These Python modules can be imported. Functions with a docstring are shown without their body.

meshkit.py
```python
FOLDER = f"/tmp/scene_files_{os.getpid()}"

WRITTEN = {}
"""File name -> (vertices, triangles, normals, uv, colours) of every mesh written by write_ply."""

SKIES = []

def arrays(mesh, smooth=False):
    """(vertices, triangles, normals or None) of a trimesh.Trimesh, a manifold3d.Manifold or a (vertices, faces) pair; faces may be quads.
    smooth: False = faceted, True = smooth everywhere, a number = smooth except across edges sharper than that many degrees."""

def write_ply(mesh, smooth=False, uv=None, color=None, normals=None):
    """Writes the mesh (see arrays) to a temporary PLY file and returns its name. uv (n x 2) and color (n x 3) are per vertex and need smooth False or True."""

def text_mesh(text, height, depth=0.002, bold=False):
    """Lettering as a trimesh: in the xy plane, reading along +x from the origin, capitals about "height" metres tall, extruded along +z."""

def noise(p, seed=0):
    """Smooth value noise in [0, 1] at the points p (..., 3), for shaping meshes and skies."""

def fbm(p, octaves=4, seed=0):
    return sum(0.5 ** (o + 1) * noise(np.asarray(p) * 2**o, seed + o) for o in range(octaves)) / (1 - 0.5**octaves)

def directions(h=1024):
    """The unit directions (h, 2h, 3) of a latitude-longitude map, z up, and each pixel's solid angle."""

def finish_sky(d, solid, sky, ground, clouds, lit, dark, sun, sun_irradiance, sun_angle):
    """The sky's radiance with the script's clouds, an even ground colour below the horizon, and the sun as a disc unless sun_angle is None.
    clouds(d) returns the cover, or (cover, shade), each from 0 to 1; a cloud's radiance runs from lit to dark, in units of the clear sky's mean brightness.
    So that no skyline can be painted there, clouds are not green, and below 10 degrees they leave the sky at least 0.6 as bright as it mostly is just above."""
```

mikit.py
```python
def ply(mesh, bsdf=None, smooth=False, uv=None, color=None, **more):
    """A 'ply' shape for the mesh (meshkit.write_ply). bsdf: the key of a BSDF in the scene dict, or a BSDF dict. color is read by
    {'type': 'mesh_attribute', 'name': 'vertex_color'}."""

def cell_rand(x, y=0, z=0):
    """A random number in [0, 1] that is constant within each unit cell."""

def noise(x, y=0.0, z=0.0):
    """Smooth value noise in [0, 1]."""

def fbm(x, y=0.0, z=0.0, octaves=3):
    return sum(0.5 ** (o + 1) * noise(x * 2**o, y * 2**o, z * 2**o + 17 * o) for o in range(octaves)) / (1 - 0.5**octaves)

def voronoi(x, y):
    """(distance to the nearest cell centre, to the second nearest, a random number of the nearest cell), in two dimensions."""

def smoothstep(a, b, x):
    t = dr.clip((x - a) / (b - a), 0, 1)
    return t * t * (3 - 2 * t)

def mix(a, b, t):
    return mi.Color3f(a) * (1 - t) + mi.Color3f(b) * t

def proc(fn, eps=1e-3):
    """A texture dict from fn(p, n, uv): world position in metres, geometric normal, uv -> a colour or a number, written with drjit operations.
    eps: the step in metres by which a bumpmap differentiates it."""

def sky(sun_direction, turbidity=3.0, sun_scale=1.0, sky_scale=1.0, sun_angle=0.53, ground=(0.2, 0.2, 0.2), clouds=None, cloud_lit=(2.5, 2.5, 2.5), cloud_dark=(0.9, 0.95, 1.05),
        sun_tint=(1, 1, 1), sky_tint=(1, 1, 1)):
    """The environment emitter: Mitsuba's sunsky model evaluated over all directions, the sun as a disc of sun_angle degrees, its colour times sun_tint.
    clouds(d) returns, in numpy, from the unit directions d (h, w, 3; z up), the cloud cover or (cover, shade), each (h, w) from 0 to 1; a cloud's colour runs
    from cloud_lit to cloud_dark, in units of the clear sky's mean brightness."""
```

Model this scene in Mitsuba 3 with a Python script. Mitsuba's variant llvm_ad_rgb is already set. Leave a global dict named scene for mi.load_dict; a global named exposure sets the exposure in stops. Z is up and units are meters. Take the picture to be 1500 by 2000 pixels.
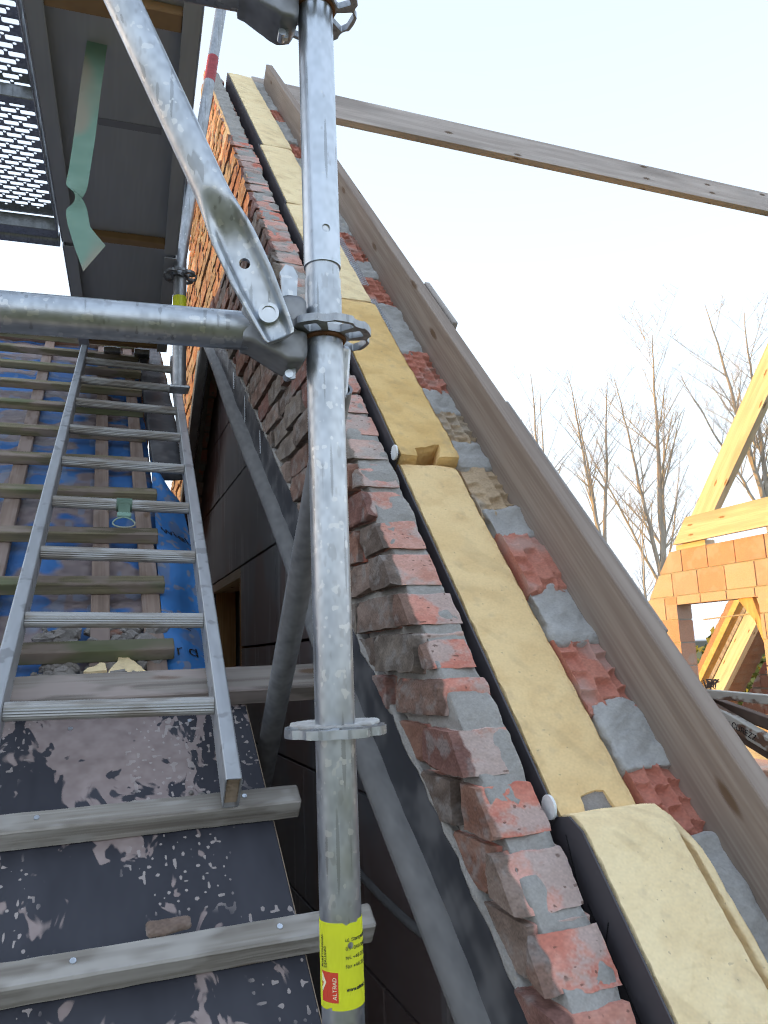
import math, random
import numpy as np, trimesh, drjit as dr, mitsuba as mi
import mikit, meshkit
from mikit import proc, noise, fbm, cell_rand, voronoi, smoothstep, mix
import manifold3d as m3
import shapely
from shapely.geometry import Polygon, box as sbox, LineString, Point
from shapely.ops import unary_union

# ------------------------------------------------------------------ camera, sky, exposure
# world: +y runs along the gable wall, +x into the house, z up, eye at the origin, ground at z = -6
rad = math.radians
PITCH, ROLL, YAW = rad(10.41), rad(2.36), rad(21.05)
cp, sp, cy_, sy_ = math.cos(PITCH), math.sin(PITCH), math.cos(YAW), math.sin(YAW)
FWD = np.array([sy_*cp, cy_*cp, sp]); R0 = np.array([cy_, -sy_, 0.]); U0 = np.array([-sy_*sp, -cy_*sp, cp])
CUP = math.sin(ROLL)*R0 + math.cos(ROLL)*U0
scene = {'type': 'scene'}
labels = {}
scene['camera'] = {'type': 'perspective', 'fov': 53.13, 'fov_axis': 'x', 'near_clip': 0.05, 'far_clip': 2000.0,
                   'to_world': mi.ScalarTransform4f().look_at(origin=[0, 0, 0], target=FWD.tolist(), up=CUP.tolist())}
SUN_AZ, SUN_EL = rad(-52), rad(3.2)
sun = [math.sin(SUN_AZ)*math.cos(SUN_EL), math.cos(SUN_AZ)*math.cos(SUN_EL), math.sin(SUN_EL)]
scene['sky'] = mikit.sky(sun, turbidity=3.0, sun_scale=0.42, sky_scale=1.0, sun_tint=(1.0, 1.43, 3.1), ground=(0.12, 0.12, 0.10),
                       clouds=lambda d: 0.58 + 0.37*np.exp(-np.maximum(d[..., 2], 0)/.33), cloud_lit=(.96, 1.10, 1.36))
labels['sky'] = {'kind': 'structure'}
exposure = 5.4

rng = np.random.default_rng(7)
random.seed(7)
ES = rad(50.25)                                        # pitch of the gable
TS = np.array([0, math.cos(ES), math.sin(ES)]); NS = np.array([0, -math.sin(ES), math.cos(ES)])
EL = rad(36.4)                                         # pitch of the low roof on the left
TL = np.array([0, math.cos(EL), math.sin(EL)]); NL = np.array([0, -math.sin(EL), math.cos(EL)])

# ------------------------------------------------------------------ helpers
def numbered(name):
    if not any(k == name or k.startswith(name + '__') for k in scene):
        return name
    i = 1
    while any(k == f'{name}_{i:03d}' or k.startswith(f'{name}_{i:03d}__') for k in scene):
        i += 1
    return f'{name}_{i:03d}'
_taken, _count = set(), {}
def fresh(name):
    if name not in _taken:
        _taken.add(name); return name
    i = _count.get(name, 0) + 1
    while f'{name}_{i:03d}' in _taken: i += 1
    _count[name] = i
    _taken.add(f'{name}_{i:03d}'); return f'{name}_{i:03d}'
def thing(name, label, cat, group=None, kind=None):
    key = fresh(name)
    labels[key] = {'label': label, 'category': cat}
    if group: labels[key]['group'] = group
    if kind: labels[key]['kind'] = kind
    return key
def part(parent, name, mesh, mat, smooth=False, label=None, kind=None, **kw):
    key = fresh(f'{parent}__{name}')
    scene[key] = ply(mesh, mat, smooth=smooth, **kw)
    if label or kind:
        labels[key] = {}
        if label: labels[key]['label'] = label
        if kind: labels[key]['kind'] = kind
    return key
def solo(name, mesh, mat, label, cat, smooth=False, group=None, kind=None, **kw):
    key = thing(name, label, cat, group, kind)
    scene[key] = ply(mesh, mat, smooth=smooth, **kw)
    return key
def struct(name, mesh, mat, smooth=False):
    key = fresh(name); scene[key] = ply(mesh, mat, smooth=smooth); labels[key] = {'kind': 'structure'}; return key
VARIANT = {}                                            # name -> (material, number of its variant, carried in the uv of the mesh)
def ply(mesh, matname, smooth=False, **kw):
    if matname not in VARIANT: return mikit.ply(mesh, 'mat_' + matname, smooth=smooth, **kw)
    base, i = VARIANT[matname]
    if smooth is not False and smooth is not True:
        mesh = trimesh.graph.smooth_shade(mesh, angle=math.radians(smooth), facet_minarea=None); smooth = True
    return mikit.ply(mesh, 'mat_' + base, smooth=smooth, uv=np.full((len(mesh.vertices), 2), i + .5), **kw)
def pick(uv, rows):
    """the row of the mesh's variant: numbers or colours"""
    out = mi.Color3f(rows[0]) if not np.isscalar(rows[0]) else mi.Float(rows[0])
    for k in range(1, len(rows)):
        out = dr.select(uv.x > k, mi.Color3f(rows[k]) if not np.isscalar(rows[k]) else mi.Float(rows[k]), out)
    return out
def lerp(a, b, t): return a*(1-t) + b*t
def unit(v): v = np.asarray(v, float); return v/np.linalg.norm(v)
cat_ = trimesh.util.concatenate
def tm(man):
    m = man.to_mesh(); return trimesh.Trimesh(np.array(m.vert_properties[:, :3], float), np.array(m.tri_verts), process=False)
def man(mesh):
    return m3.Manifold(m3.Mesh(np.asarray(mesh.vertices, np.float32), np.asarray(mesh.faces, np.uint32)))
def cbox(sx, sy, sz, c=0.002):
    """box centred on the origin with chamfered edges"""
    c = min(c, sx*.3, sy*.3, sz*.3); h = np.array([sx, sy, sz])/2; pts = []
    for s in np.ndindex(2, 2, 2):
        sg = np.array(s)*2-1
        for k in range(3):
            q = h - c; q[k] = h[k]; pts.append(sg*q)
    return trimesh.convex.convex_hull(np.array(pts))
def frame(P0, P1, up):
    a = unit(np.subtract(P1, P0)); s = unit(np.cross(a, up)); u = np.cross(s, a); return a, s, u
def beam(P0, P1, w, h, up=(0, 0, 1), c=0.002):
    """bar from P0 to P1; w across, h along up"""
    L = np.linalg.norm(np.subtract(P1, P0)); a, s, u = frame(P0, P1, up)
    m = cbox(L, w, h, c); M = np.eye(4); M[:3, 0], M[:3, 1], M[:3, 2] = a, s, u; M[:3, 3] = (np.array(P0)+P1)/2
    if np.linalg.det(M[:3, :3]) < 0: M[:3, 1] *= -1
    m.apply_transform(M); return m
def path_tube(pts, r, n=12, caps=True):
    pts = np.asarray(pts, float); r = np.broadcast_to(r, len(pts)); V = []; F = []
    d = np.gradient(pts, axis=0); ref = np.array([.31, .17, .93])
    for i, p in enumerate(pts):
        a = unit(d[i]); s = unit(np.cross(a, ref)); u = np.cross(s, a)
        t = np.arange(n)/n*2*np.pi
        V.append(p + r[i]*(np.cos(t)[:, None]*s + np.sin(t)[:, None]*u))
    V = np.vstack(V)
    for i in range(len(pts)-1):
        for k in range(n):
            a, b = i*n+k, i*n+(k+1) % n; F += [[a, b+n, b], [a, a+n, b+n]]
    if caps:
        c0, c1 = len(V), len(V)+1; V = np.vstack([V, pts[0], pts[-1]]); o = (len(pts)-1)*n
        for k in range(n): F += [[c0, k, (k+1) % n], [c1, o+(k+1) % n, o+k]]
    return trimesh.Trimesh(V, np.array(F)[:, ::-1], process=False)
def tube(P0, P1, r, n=32, t=0.0035):
    """hollow steel tube, open ends"""
    L = np.linalg.norm(np.subtract(P1, P0)); m = trimesh.creation.annulus(r-t, r, L, sections=n)
    a, s, u = frame(P0, P1, (.3, .2, .9) if abs(unit(np.subtract(P1, P0))[2]) > .9 else (0, 0, 1))
    M = np.eye(4); M[:3, 0], M[:3, 1], M[:3, 2] = s, np.cross(a, s), a; M[:3, 3] = (np.array(P0)+P1)/2
    m.apply_transform(M); return m
def extr(poly, depth):
    return trimesh.creation.extrude_polygon(poly, depth, engine='earcut')
def polys(g):
    return [p for p in getattr(g, 'geoms', [g]) if p.geom_type == 'Polygon' and p.area > 1e-6]
def extr_x(poly, x0, x1):
    """polygon in (y, z) extruded along x"""
    m = extr(poly, x1-x0); v = m.vertices.copy(); m.vertices = np.c_[v[:, 2]+x0, v[:, 0], v[:, 1]]; return m
def plate(poly, org, ax, ay, depth):
    """polygon in the plane (ax, ay) through org, extruded by depth along ax x ay"""
    m = extr(poly, depth); v = m.vertices; az = np.cross(ax, ay)
    m.vertices = np.array(org) + v[:, :1]*np.array(ax) + v[:, 1:2]*np.array(ay) + v[:, 2:]*az; return m
def rough(mesh, step, amp, freq, smooth=2, seed=0, octaves=3, lam=.5):
    """refine, round the edges and roughen a closed mesh"""
    mm = man(mesh).refine_to_length(step); t = tm(mm)
    t.merge_vertices()
    if smooth: trimesh.smoothing.filter_laplacian(t, lamb=lam, iterations=smooth)
    n = t.vertex_normals
    q = t.vertices*freq + seed*7.31
    t.vertices = t.vertices + n*((meshkit.fbm(q, octaves, seed)-.5)*2*amp)[:, None]
    return t
def rot_about(mesh, ang, axis, pt):
    mesh.apply_transform(trimesh.transformations.rotation_matrix(ang, axis, pt)); return mesh
def text_on(text, height, org, ax, ay, depth=.0006, bold=False):
    m = meshkit.text_mesh(text, height, depth, bold); v = m.vertices; ax, ay = unit(ax), unit(ay)
    m.vertices = np.array(org) + v[:, :1]*ax + v[:, 1:2]*ay + v[:, 2:]*np.cross(ax, ay); return m

# ------------------------------------------------------------------ materials
def mat(key, fn, rough=.8, metallic=0., spec=.5, bump=None, bscale=1.0, eps=1e-3, rfn=None, two=True, **kw):
    b = {'type': 'principled', 'base_color': proc(fn) if callable(fn) else {'type': 'rgb', 'value': list(fn)},
         'roughness': proc(rfn) if rfn else rough, 'metallic': metallic, 'specular': spec, **kw}
    if bump is not None:
        b = {'type': 'bumpmap', 'arbitrary': proc(bump, eps), 'scale': bscale, 'bsdf': b}
    scene['mat_' + key] = {'type': 'twosided', 'bsdf': b} if two else b
    return key
def L(p, a): return p.x*float(a[0]) + p.y*float(a[1]) + p.z*float(a[2])
def P3(p, s): return p.x*s, p.y*s, p.z*s

GALV = {'galv_clean': ((.51, .55, .60), (.62, .66, .72), .70, .90, .27), 'galv_worn': ((.40, .43, .47), (.55, .585, .63), .62, .74, .33), 'galv_dull': ((.31, .325, .35), (.43, .45, .48), .60, .84, .42)}
G_ = list(GALV.values())
for i, k in enumerate(GALV): VARIANT[k] = ('galvanised', i)
def galv_c(p, n, uv):
    a = fbm(p.x*60, p.y*60, p.z*26, 2); b = noise(p.x*190, p.y*190, p.z*110)
    col = lerp(pick(uv, [g[0] for g in G_]), pick(uv, [g[1] for g in G_]), smoothstep(.2, .8, a*.6+b*.4))
    scr = smoothstep(.72, .80, noise(p.x*190, p.y*190, p.z*9))
    col = mix(col, (.20, .21, .22), scr*.5)
    dt = pick(uv, [g[2] for g in G_]); d = smoothstep(0., .10, fbm(p.x*95+3, p.y*95, p.z*40, 3)-dt)
    col = mix(col, (.30, .305, .315), d*.35)
    w = smoothstep(0., .03, fbm(p.x*120, p.y*120+9, p.z*90, 2)-pick(uv, [g[3] for g in G_])+.06)
    return mix(col, (.66, .67, .68), w*.7)
mat('galvanised', galv_c, metallic=.88, spec=.5, rfn=lambda p, n, uv: pick(uv, [g[4] for g in G_]) + .18*(noise(p.x*60, p.y*60, p.z*30)-.4))
mat('cast_steel', lambda p, n, uv: mix((.16, .165, .18), (.36, .37, .39), fbm(*P3(p, 60), 3)), .5, .6)
mat('rust', lambda p, n, uv: mix((.10, .05, .03), (.25, .11, .05), fbm(*P3(p, 50), 3)), .9)
mat('hole_dark', (.012, .012, .014), .9)
mat('sticker_yellow', lambda p, n, uv: mix((.70, .74, .02), (.62, .66, .03), fbm(*P3(p, 40), 2)), .45)
mat('sticker_red', (.62, .06, .03), .45)
mat('print_black', (.03, .035, .03), .6)
mat('print_white', (.85, .82, .55), .6)
mat('red_tape', lambda p, n, uv: mix((.45, .06, .08), (.30, .04, .05), noise(p.x*20, p.y*160, p.z*160)), .5)

X, Y, Z = (1, 0, 0), (0, 1, 0), (0, 0, 1)
FS = np.array([0, -math.cos(ES), math.sin(ES)]); FN = np.array([0, math.sin(ES), math.cos(ES)])
KD = (.12, .07, .04)
# along the grain, across, across, dark, light, knots, fineness, dust, how dusty, stain, how stained
WOOD = {'wood_rafter': (TS, X, NS, (.215, .168, .142), (.315, .258, .222), KD, 55, KD, 0, KD, 0),
        'wood_rafter_far': (TS, X, NS, (.25, .22, .20), (.40, .36, .34), KD, 55, KD, 0, KD, 0),
        'wood_ridge': (X, Y, Z, (.48, .42, .40), (.62, .56, .54), KD, 45, KD, 0, KD, 0),
        'wood_grey': (X, TL, NL, (.21, .188, .168), (.39, .365, .335), KD, 80, (.42, .40, .38), .8, KD, 0),
        'wood_plank': (X, TL, NL, (.17, .145, .13), (.31, .275, .25), KD, 60, (.37, .31, .29), .8, KD, 0),
        'wood_batten': (X, TL, NL, (.15, .13, .085), (.27, .235, .155), KD, 70, (.27, .215, .19), .8, (.12, .145, .075), .7),
        'wood_counter': (TL, X, NL, (.19, .14, .115), (.29, .215, .18), KD, 70, (.27, .21, .19), .8, KD, 0),
        'wood_fresh_y': (Y, X, Z, (.57, .475, .34), (.71, .62, .47), (.25, .12, .05), 38, KD, 0, KD, 0),
        'wood_fresh_s': (FS, X, FN, (.57, .475, .34), (.71, .62, .47), (.25, .12, .05), 38, KD, 0, KD, 0),
        'wood_fresh_z': (Z, X, Y, (.52, .32, .14), (.68, .46, .21), (.2, .1, .05), 45, KD, 0, KD, 0)}
W_ = list(WOOD.values())
for i, k in enumerate(WOOD): VARIANT[k] = ('wood', i)
def wood_uvw(p, uv):
    def along(j):
        a = pick(uv, [tuple(float(x) for x in w[j]) for w in W_]); return p.x*a.x + p.y*a.y + p.z*a.z
    return along(0), along(1), along(2), dr.floor(uv.x)*1.37, pick(uv, [float(w[6]) for w in W_])
def wood_c(p, n, uv):
    u, v, w, sd, fr = wood_uvw(p, uv)
    wob = noise(u*2.2+sd, v*7, w*7)
    g = noise(u*1.6+sd*3, (v+wob*.035)*fr, (w+wob*.03)*fr); f = noise(u*9, v*fr*4.5, w*fr*4.5)
    lo = pick(uv, [q[3] for q in W_])
    k = lerp(lo, pick(uv, [q[4] for q in W_]), smoothstep(.2, .85, g*.6+f*.4))
    k = lerp(k, lo*.62, smoothstep(.52, .80, fbm(u*1.7+5+sd, v*9, w*9, 2))*.55)
    d1, d2, cid = voronoi(u*3.1+sd, (v+w)*11)
    k = lerp(k, pick(uv, [q[5] for q in W_]), (1-smoothstep(.05, .13, d1))*smoothstep(.55, .6, cid)*.85)
    k = lerp(k, pick(uv, [q[7] for q in W_]), smoothstep(.48, .62, fbm(u*9+sd, v*26, w*26, 3))*pick(uv, [float(q[8]) for q in W_]))
    return lerp(k, pick(uv, [q[9] for q in W_]), smoothstep(.5, .66, fbm(u*5+sd+11, v*14, w*14, 2))*pick(uv, [float(q[10]) for q in W_]))
def wood_b(p, n, uv):
    u, v, w, sd, fr = wood_uvw(p, uv); return noise(u*2+sd*3, v*fr*2, w*fr*2)
mat('wood', wood_c, .8, bump=wood_b, bscale=.0014, spec=.3)

# bricks: fired skin on the outer face, raw red core where they were cut
BX = .500                                               # outer face of the brick leaf
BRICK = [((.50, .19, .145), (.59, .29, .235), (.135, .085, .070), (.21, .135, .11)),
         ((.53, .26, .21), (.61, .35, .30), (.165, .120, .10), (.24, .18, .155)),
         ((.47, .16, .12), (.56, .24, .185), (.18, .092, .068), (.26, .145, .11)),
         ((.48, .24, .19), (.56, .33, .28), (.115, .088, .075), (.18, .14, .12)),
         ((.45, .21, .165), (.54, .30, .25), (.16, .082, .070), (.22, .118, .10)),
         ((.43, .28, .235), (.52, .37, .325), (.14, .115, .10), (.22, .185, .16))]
brick_mats = [f'brick_{i}' for i in range(6)]
for i, k in enumerate(brick_mats): VARIANT[k] = ('brick', i)
def brick_c(p, n, uv):
    sd = dr.floor(uv.x)*3.7
    a = fbm(p.x*26+sd, p.y*26, p.z*26, 2); b = noise(p.x*120, p.y*120, p.z*120+sd)
    k = lerp(pick(uv, [q[0] for q in BRICK]), pick(uv, [q[1] for q in BRICK]), smoothstep(.3, .7, a*.75+b*.25))
    fine = noise(*P3(p, 340)); mid = noise(p.x*150, p.y*150, p.z*150+sd)
    k = mix(k, (.39, .36, .34), smoothstep(.44, .60, fbm(p.x*17+sd*2, p.y*17, p.z*17, 4) + .08*(fine-.5) + .08*(mid-.5))*.72)
    k = mix(k, (.11, .065, .05), smoothstep(.82, .92, noise(p.x*120, p.y*210+sd, p.z*120))*.7)
    k = k*(.87 + .26*fine)
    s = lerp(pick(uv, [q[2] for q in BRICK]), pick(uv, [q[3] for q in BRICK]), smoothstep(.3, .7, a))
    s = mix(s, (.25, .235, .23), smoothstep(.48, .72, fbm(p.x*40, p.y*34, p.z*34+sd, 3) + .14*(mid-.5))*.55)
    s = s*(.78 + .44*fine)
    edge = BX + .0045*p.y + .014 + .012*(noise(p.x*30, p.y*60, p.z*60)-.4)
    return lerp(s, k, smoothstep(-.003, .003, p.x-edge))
mat('brick', brick_c, .9, bump=lambda p, n, uv: fbm(p.x*95, p.y*95, p.z*95, 2), bscale=.0035, spec=.25)
MORT = {'mortar': ((.20, .19, .18), (.42, .405, .39)), 'mortar_pale': ((.27, .268, .265), (.49, .482, .472)), 'rubble': ((.14, .13, .125), (.36, .33, .31))}
M_ = list(MORT.values())
for i, k in enumerate(MORT): VARIANT[k] = ('mortar_mix', i)
mat('mortar_mix', lambda p, n, uv: lerp(pick(uv, [q[0] for q in M_]), pick(uv, [q[1] for q in M_]), fbm(p.x*22, p.y*22, p.z*22, 3)*.45 + noise(*P3(p, 210))*.25 + noise(*P3(p, 420))*.30), .95, bump=lambda p, n, uv: fbm(*P3(p, 150), 2), bscale=.0035, spec=.2)

FOAM = {'foam_pale': ((.84, .69, .43), (.80, .64, .385), (.73, .565, .33)), 'foam_aged': ((.72, .505, .23), (.65, .435, .18), (.56, .365, .15)), 'foam_mid': ((.79, .59, .32), (.745, .54, .28), (.67, .47, .235))}
F_ = list(FOAM.values())
for i, k in enumerate(FOAM): VARIANT[k] = ('foam', i)
def foam_c(p, n, uv):
    k = lerp(pick(uv, [q[0] for q in F_]), pick(uv, [q[1] for q in F_]), smoothstep(.3, .72, fbm(p.x*14, p.y*14, p.z*14, 3)))
    k = lerp(k, pick(uv, [q[2] for q in F_]), smoothstep(.45, .75, fbm(p.x*24+5, p.y*30, p.z*30, 3))*.6)
    k = mix(k, (.36, .29, .20), smoothstep(.58, .85, fbm(p.x*60, p.y*45, p.z*45, 3))*.25)
    k = k*(.94 + .12*noise(*P3(p, 330)))
    k = mix(k, (.44, .32, .17), smoothstep(.62, .80, noise(p.x*40+p.y*46, p.y*12-p.x*10, p.z*12))*.22)
    return mix(k, (.30, .25, .18), smoothstep(.90, .95, noise(*P3(p, 150)))*.45)
mat('foam', foam_c, .85, bump=lambda p, n, uv: fbm(*P3(p, 130), 3), bscale=.0040, spec=.2)
mat('facing', lambda p, n, uv: mix((.040, .038, .048), (.075, .070, .080), fbm(*P3(p, 12), 3)), .55)
def panel_c(p, n, uv):
    k = mix((.19, .195, .215), (.29, .295, .315), fbm(p.x*7, p.y*7, p.z*2.2, 3))
    k = mix(k, (.28, .185, .165), smoothstep(.50, .64, fbm(p.x*3+2, p.y*3.3, p.z*1.5, 2))*.6)
    st = smoothstep(.60, .76, noise(p.x*3, p.y*38, p.z*2.3))
    return mix(k, (.40, .40, .42), st*.5*smoothstep(.4, .7, fbm(p.x*5, p.y*9, p.z*3, 2)))
mat('panel_dark', panel_c, .6, spec=.35)
mat('epdm', lambda p, n, uv: mix((.040, .042, .050), (.12, .12, .128), smoothstep(.35, .8, fbm(p.x*20, p.y*16, p.z*16, 3))), .42, spec=.5)
mat('flashing_grey', lambda p, n, uv: mix((.12, .118, .122), (.22, .215, .215), fbm(p.x*60, p.y*25, p.z*25, 3)), .75, bump=lambda p, n, uv: fbm(*P3(p, 140), 2), bscale=.0015)
mat('ink', (.008, .008, .010), .7)
mat('plastic_white', (.72, .74, .76), .35)

def blue_c(p, n, uv):
    u, v = p.x, L(p, TL)
    k = mix((.030, .105, .30), (.050, .16, .40), fbm(u*9, v*9, 0, 3))
    d = smoothstep(.44, .54, fbm(u*6.5+1, v*10+.25*noise(u*20, v*5), 3., 3))
    k = mix(k, mix((.17, .125, .115), (.27, .21, .19), noise(u*60, v*60)), d*.92)
    return mix(k, (.16, .22, .33), smoothstep(.66, .74, fbm(u*30, v*11, 1., 2))*.5)
mat('membrane_blue', blue_c, .45, spec=.4)
def flap_c(p, n, uv):
    u, v = p.x, L(p, TL)
    k = mix((.035, .155, .42), (.05, .21, .52), fbm(u*12, v*9, 0, 3))
    k = mix(k, (.15, .17, .22), smoothstep(.55, .68, fbm(u*22+4, v*9, 3., 3))*.55)
    return mix(k, (.26, .235, .22), smoothstep(.66, .72, fbm(u*50+4, v*40, 3., 2))*.6)
mat('membrane_flap', flap_c, .45, spec=.4)
def ply_c(p, n, uv):
    u, v = p.x, L(p, TL)
    w1, w2 = fbm(u*14, v*14, 2., 2)-.5, fbm(u*16+4, v*12, 7., 2)-.5
    d = fbm(u*9+w1*1.6, v*7+w2*1.8, .3, 3)*.46 + fbm(u*52+w1*4, v*34+w2*4, .7, 3)*.40 + noise(u*44, v*7+w1*2, 5.)*.14
    def spot(a, b, ra, rb): return dr.exp(-dr.square((u-a)/ra)-dr.square((v-b)/rb))
    big = spot(-.03, 1.13, .19, .11) + .55*spot(.13, 1.16, .10, .09) + .9*spot(.17, .585, .11, .05) + .7*spot(-.05, .915, .14, .035) + .6*spot(-.08, .80, .08, .06) + .35*spot(.17, .86, .10, .06) + .5*spot(-.05, .60, .10, .06)
    k = mix((.024, .025, .036), (.050, .051, .066), fbm(u*24, v*7, 0, 3))
    band = smoothstep(.545, .575, d + .115*big - .006)
    k = mix(k, mix((.24, .185, .18), (.40, .325, .315), fbm(u*50, v*50, 0, 3)), band*.9)
    sp_ = smoothstep(.80, .84, noise(u*150, v*120, 4.))*smoothstep(.40, .55, noise(u*7+7, v*7))
    return mix(k, (.40, .35, .34), sp_*.85)
mat('ply_film', ply_c, .5, spec=.5, rfn=lambda p, n, uv: .38+.4*fbm(p.x*9, p.y*7, p.z*6, 3))
mat('ply_edge', lambda p, n, uv: mix((.30, .22, .16), (.42, .33, .25), noise(p.x*20, p.y*20, p.z*300)), .9)
mat('aluminium', lambda p, n, uv: mix(mix((.40, .415, .44), (.58, .60, .63), fbm(p.x*60, p.y*9, p.z*9, 3)), (.26, .26, .27), smoothstep(.60, .72, fbm(*P3(p, 34), 3))*.6), metallic=.7, rfn=lambda p, n, uv: .34+.3*fbm(*P3(p, 40), 2))
mat('aluminium_rung', lambda p, n, uv: mix((.44, .44, .44), (.30, .275, .25), smoothstep(.4, .65, fbm(p.x*12, p.y*40, p.z*40, 3))), .5, .55)
mat('deck_ply', lambda p, n, uv: mix((.36, .365, .38), (.46, .46, .475), fbm(p.x*9, p.y*3, 0, 3)*.7+noise(p.x*140, p.y*9)*.3), .75)
mat('deck_bar', lambda p, n, uv: mix((.28, .16, .08), (.42, .26, .13), fbm(*P3(p, 30), 3)), .8)
mat('deck_label', (.24, .24, .26), .6)
mat('webbing', lambda p, n, uv: mix(mix((.16, .30, .25), (.27, .42, .36), fbm(p.x*14, p.y*14, p.z*22, 3)), (.34, .33, .28), smoothstep(.48, .62, fbm(p.x*9+3, p.y*9, p.z*6, 2))), .9)
mat('webbing_dark', lambda p, n, uv: mix((.07, .13, .10), (.16, .24, .19), fbm(*P3(p, 60), 2)), .9)

CLAY = {'clay_a': ((.53, .38, .29), (.59, .45, .36), (.50, .45, .40), .35), 'clay_b': ((.48, .28, .20), (.55, .34, .25), (.45, .42, .38), .4), 'clay_c': ((.45, .32, .26), (.52, .39, .32), (.48, .44, .40), .4),
        'clay_red': ((.42, .155, .115), (.51, .23, .175), (.42, .37, .345), .45), 'clay_rib': ((.40, .185, .145), (.48, .25, .205), (.42, .40, .39), .7), 'clay_buff': ((.40, .29, .19), (.50, .39, .27), (.36, .35, .33), .5),
        'clay_far': ((.38, .20, .16), (.47, .28, .23), (.58, .53, .50), .8), 'tile_brown': ((.33, .19, .13), (.42, .27, .19), (.40, .34, .28), .3)}
C_ = list(CLAY.values())
for i, k in enumerate(CLAY): VARIANT[k] = ('clay', i)
def clay_c(p, n, uv):
    k = lerp(pick(uv, [q[0] for q in C_]), pick(uv, [q[1] for q in C_]), fbm(p.x*9, p.y*9, p.z*9, 3)*.7+noise(p.x*6, p.y*110, p.z*5)*.3)
    k = k*(.86 + .28*noise(*P3(p, 300)))
    return lerp(k, pick(uv, [q[2] for q in C_]), smoothstep(.50, .66, fbm(p.x*13+4, p.y*13, p.z*13, 3))*pick(uv, [float(q[3]) for q in C_]))
mat('clay', clay_c, .9, spec=.2)
def rusty(p, n, uv):
    f = smoothstep(.46, .56, fbm(p.x*20, p.y*20, p.z*26, 3))
    return mix(mix((.40, .375, .34), (.50, .47, .43), noise(*P3(p, 40))), mix((.10, .055, .04), (.20, .11, .07), noise(*P3(p, 60))), f)
mat('steel_flaking', rusty, .7, .1)
mat('steel_rusty', lambda p, n, uv: mix((.075, .050, .042), (.15, .10, .08), fbm(*P3(p, 22), 3)), .8)
mat('bark', lambda p, n, uv: mix((.38, .335, .285), (.50, .44, .375), noise(p.x*9, p.y*9, p.z*3)), .9)
mat('leaf', lambda p, n, uv: mix((.11, .13, .025), (.20, .19, .04), noise(*P3(p, 3))), .8)
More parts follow.
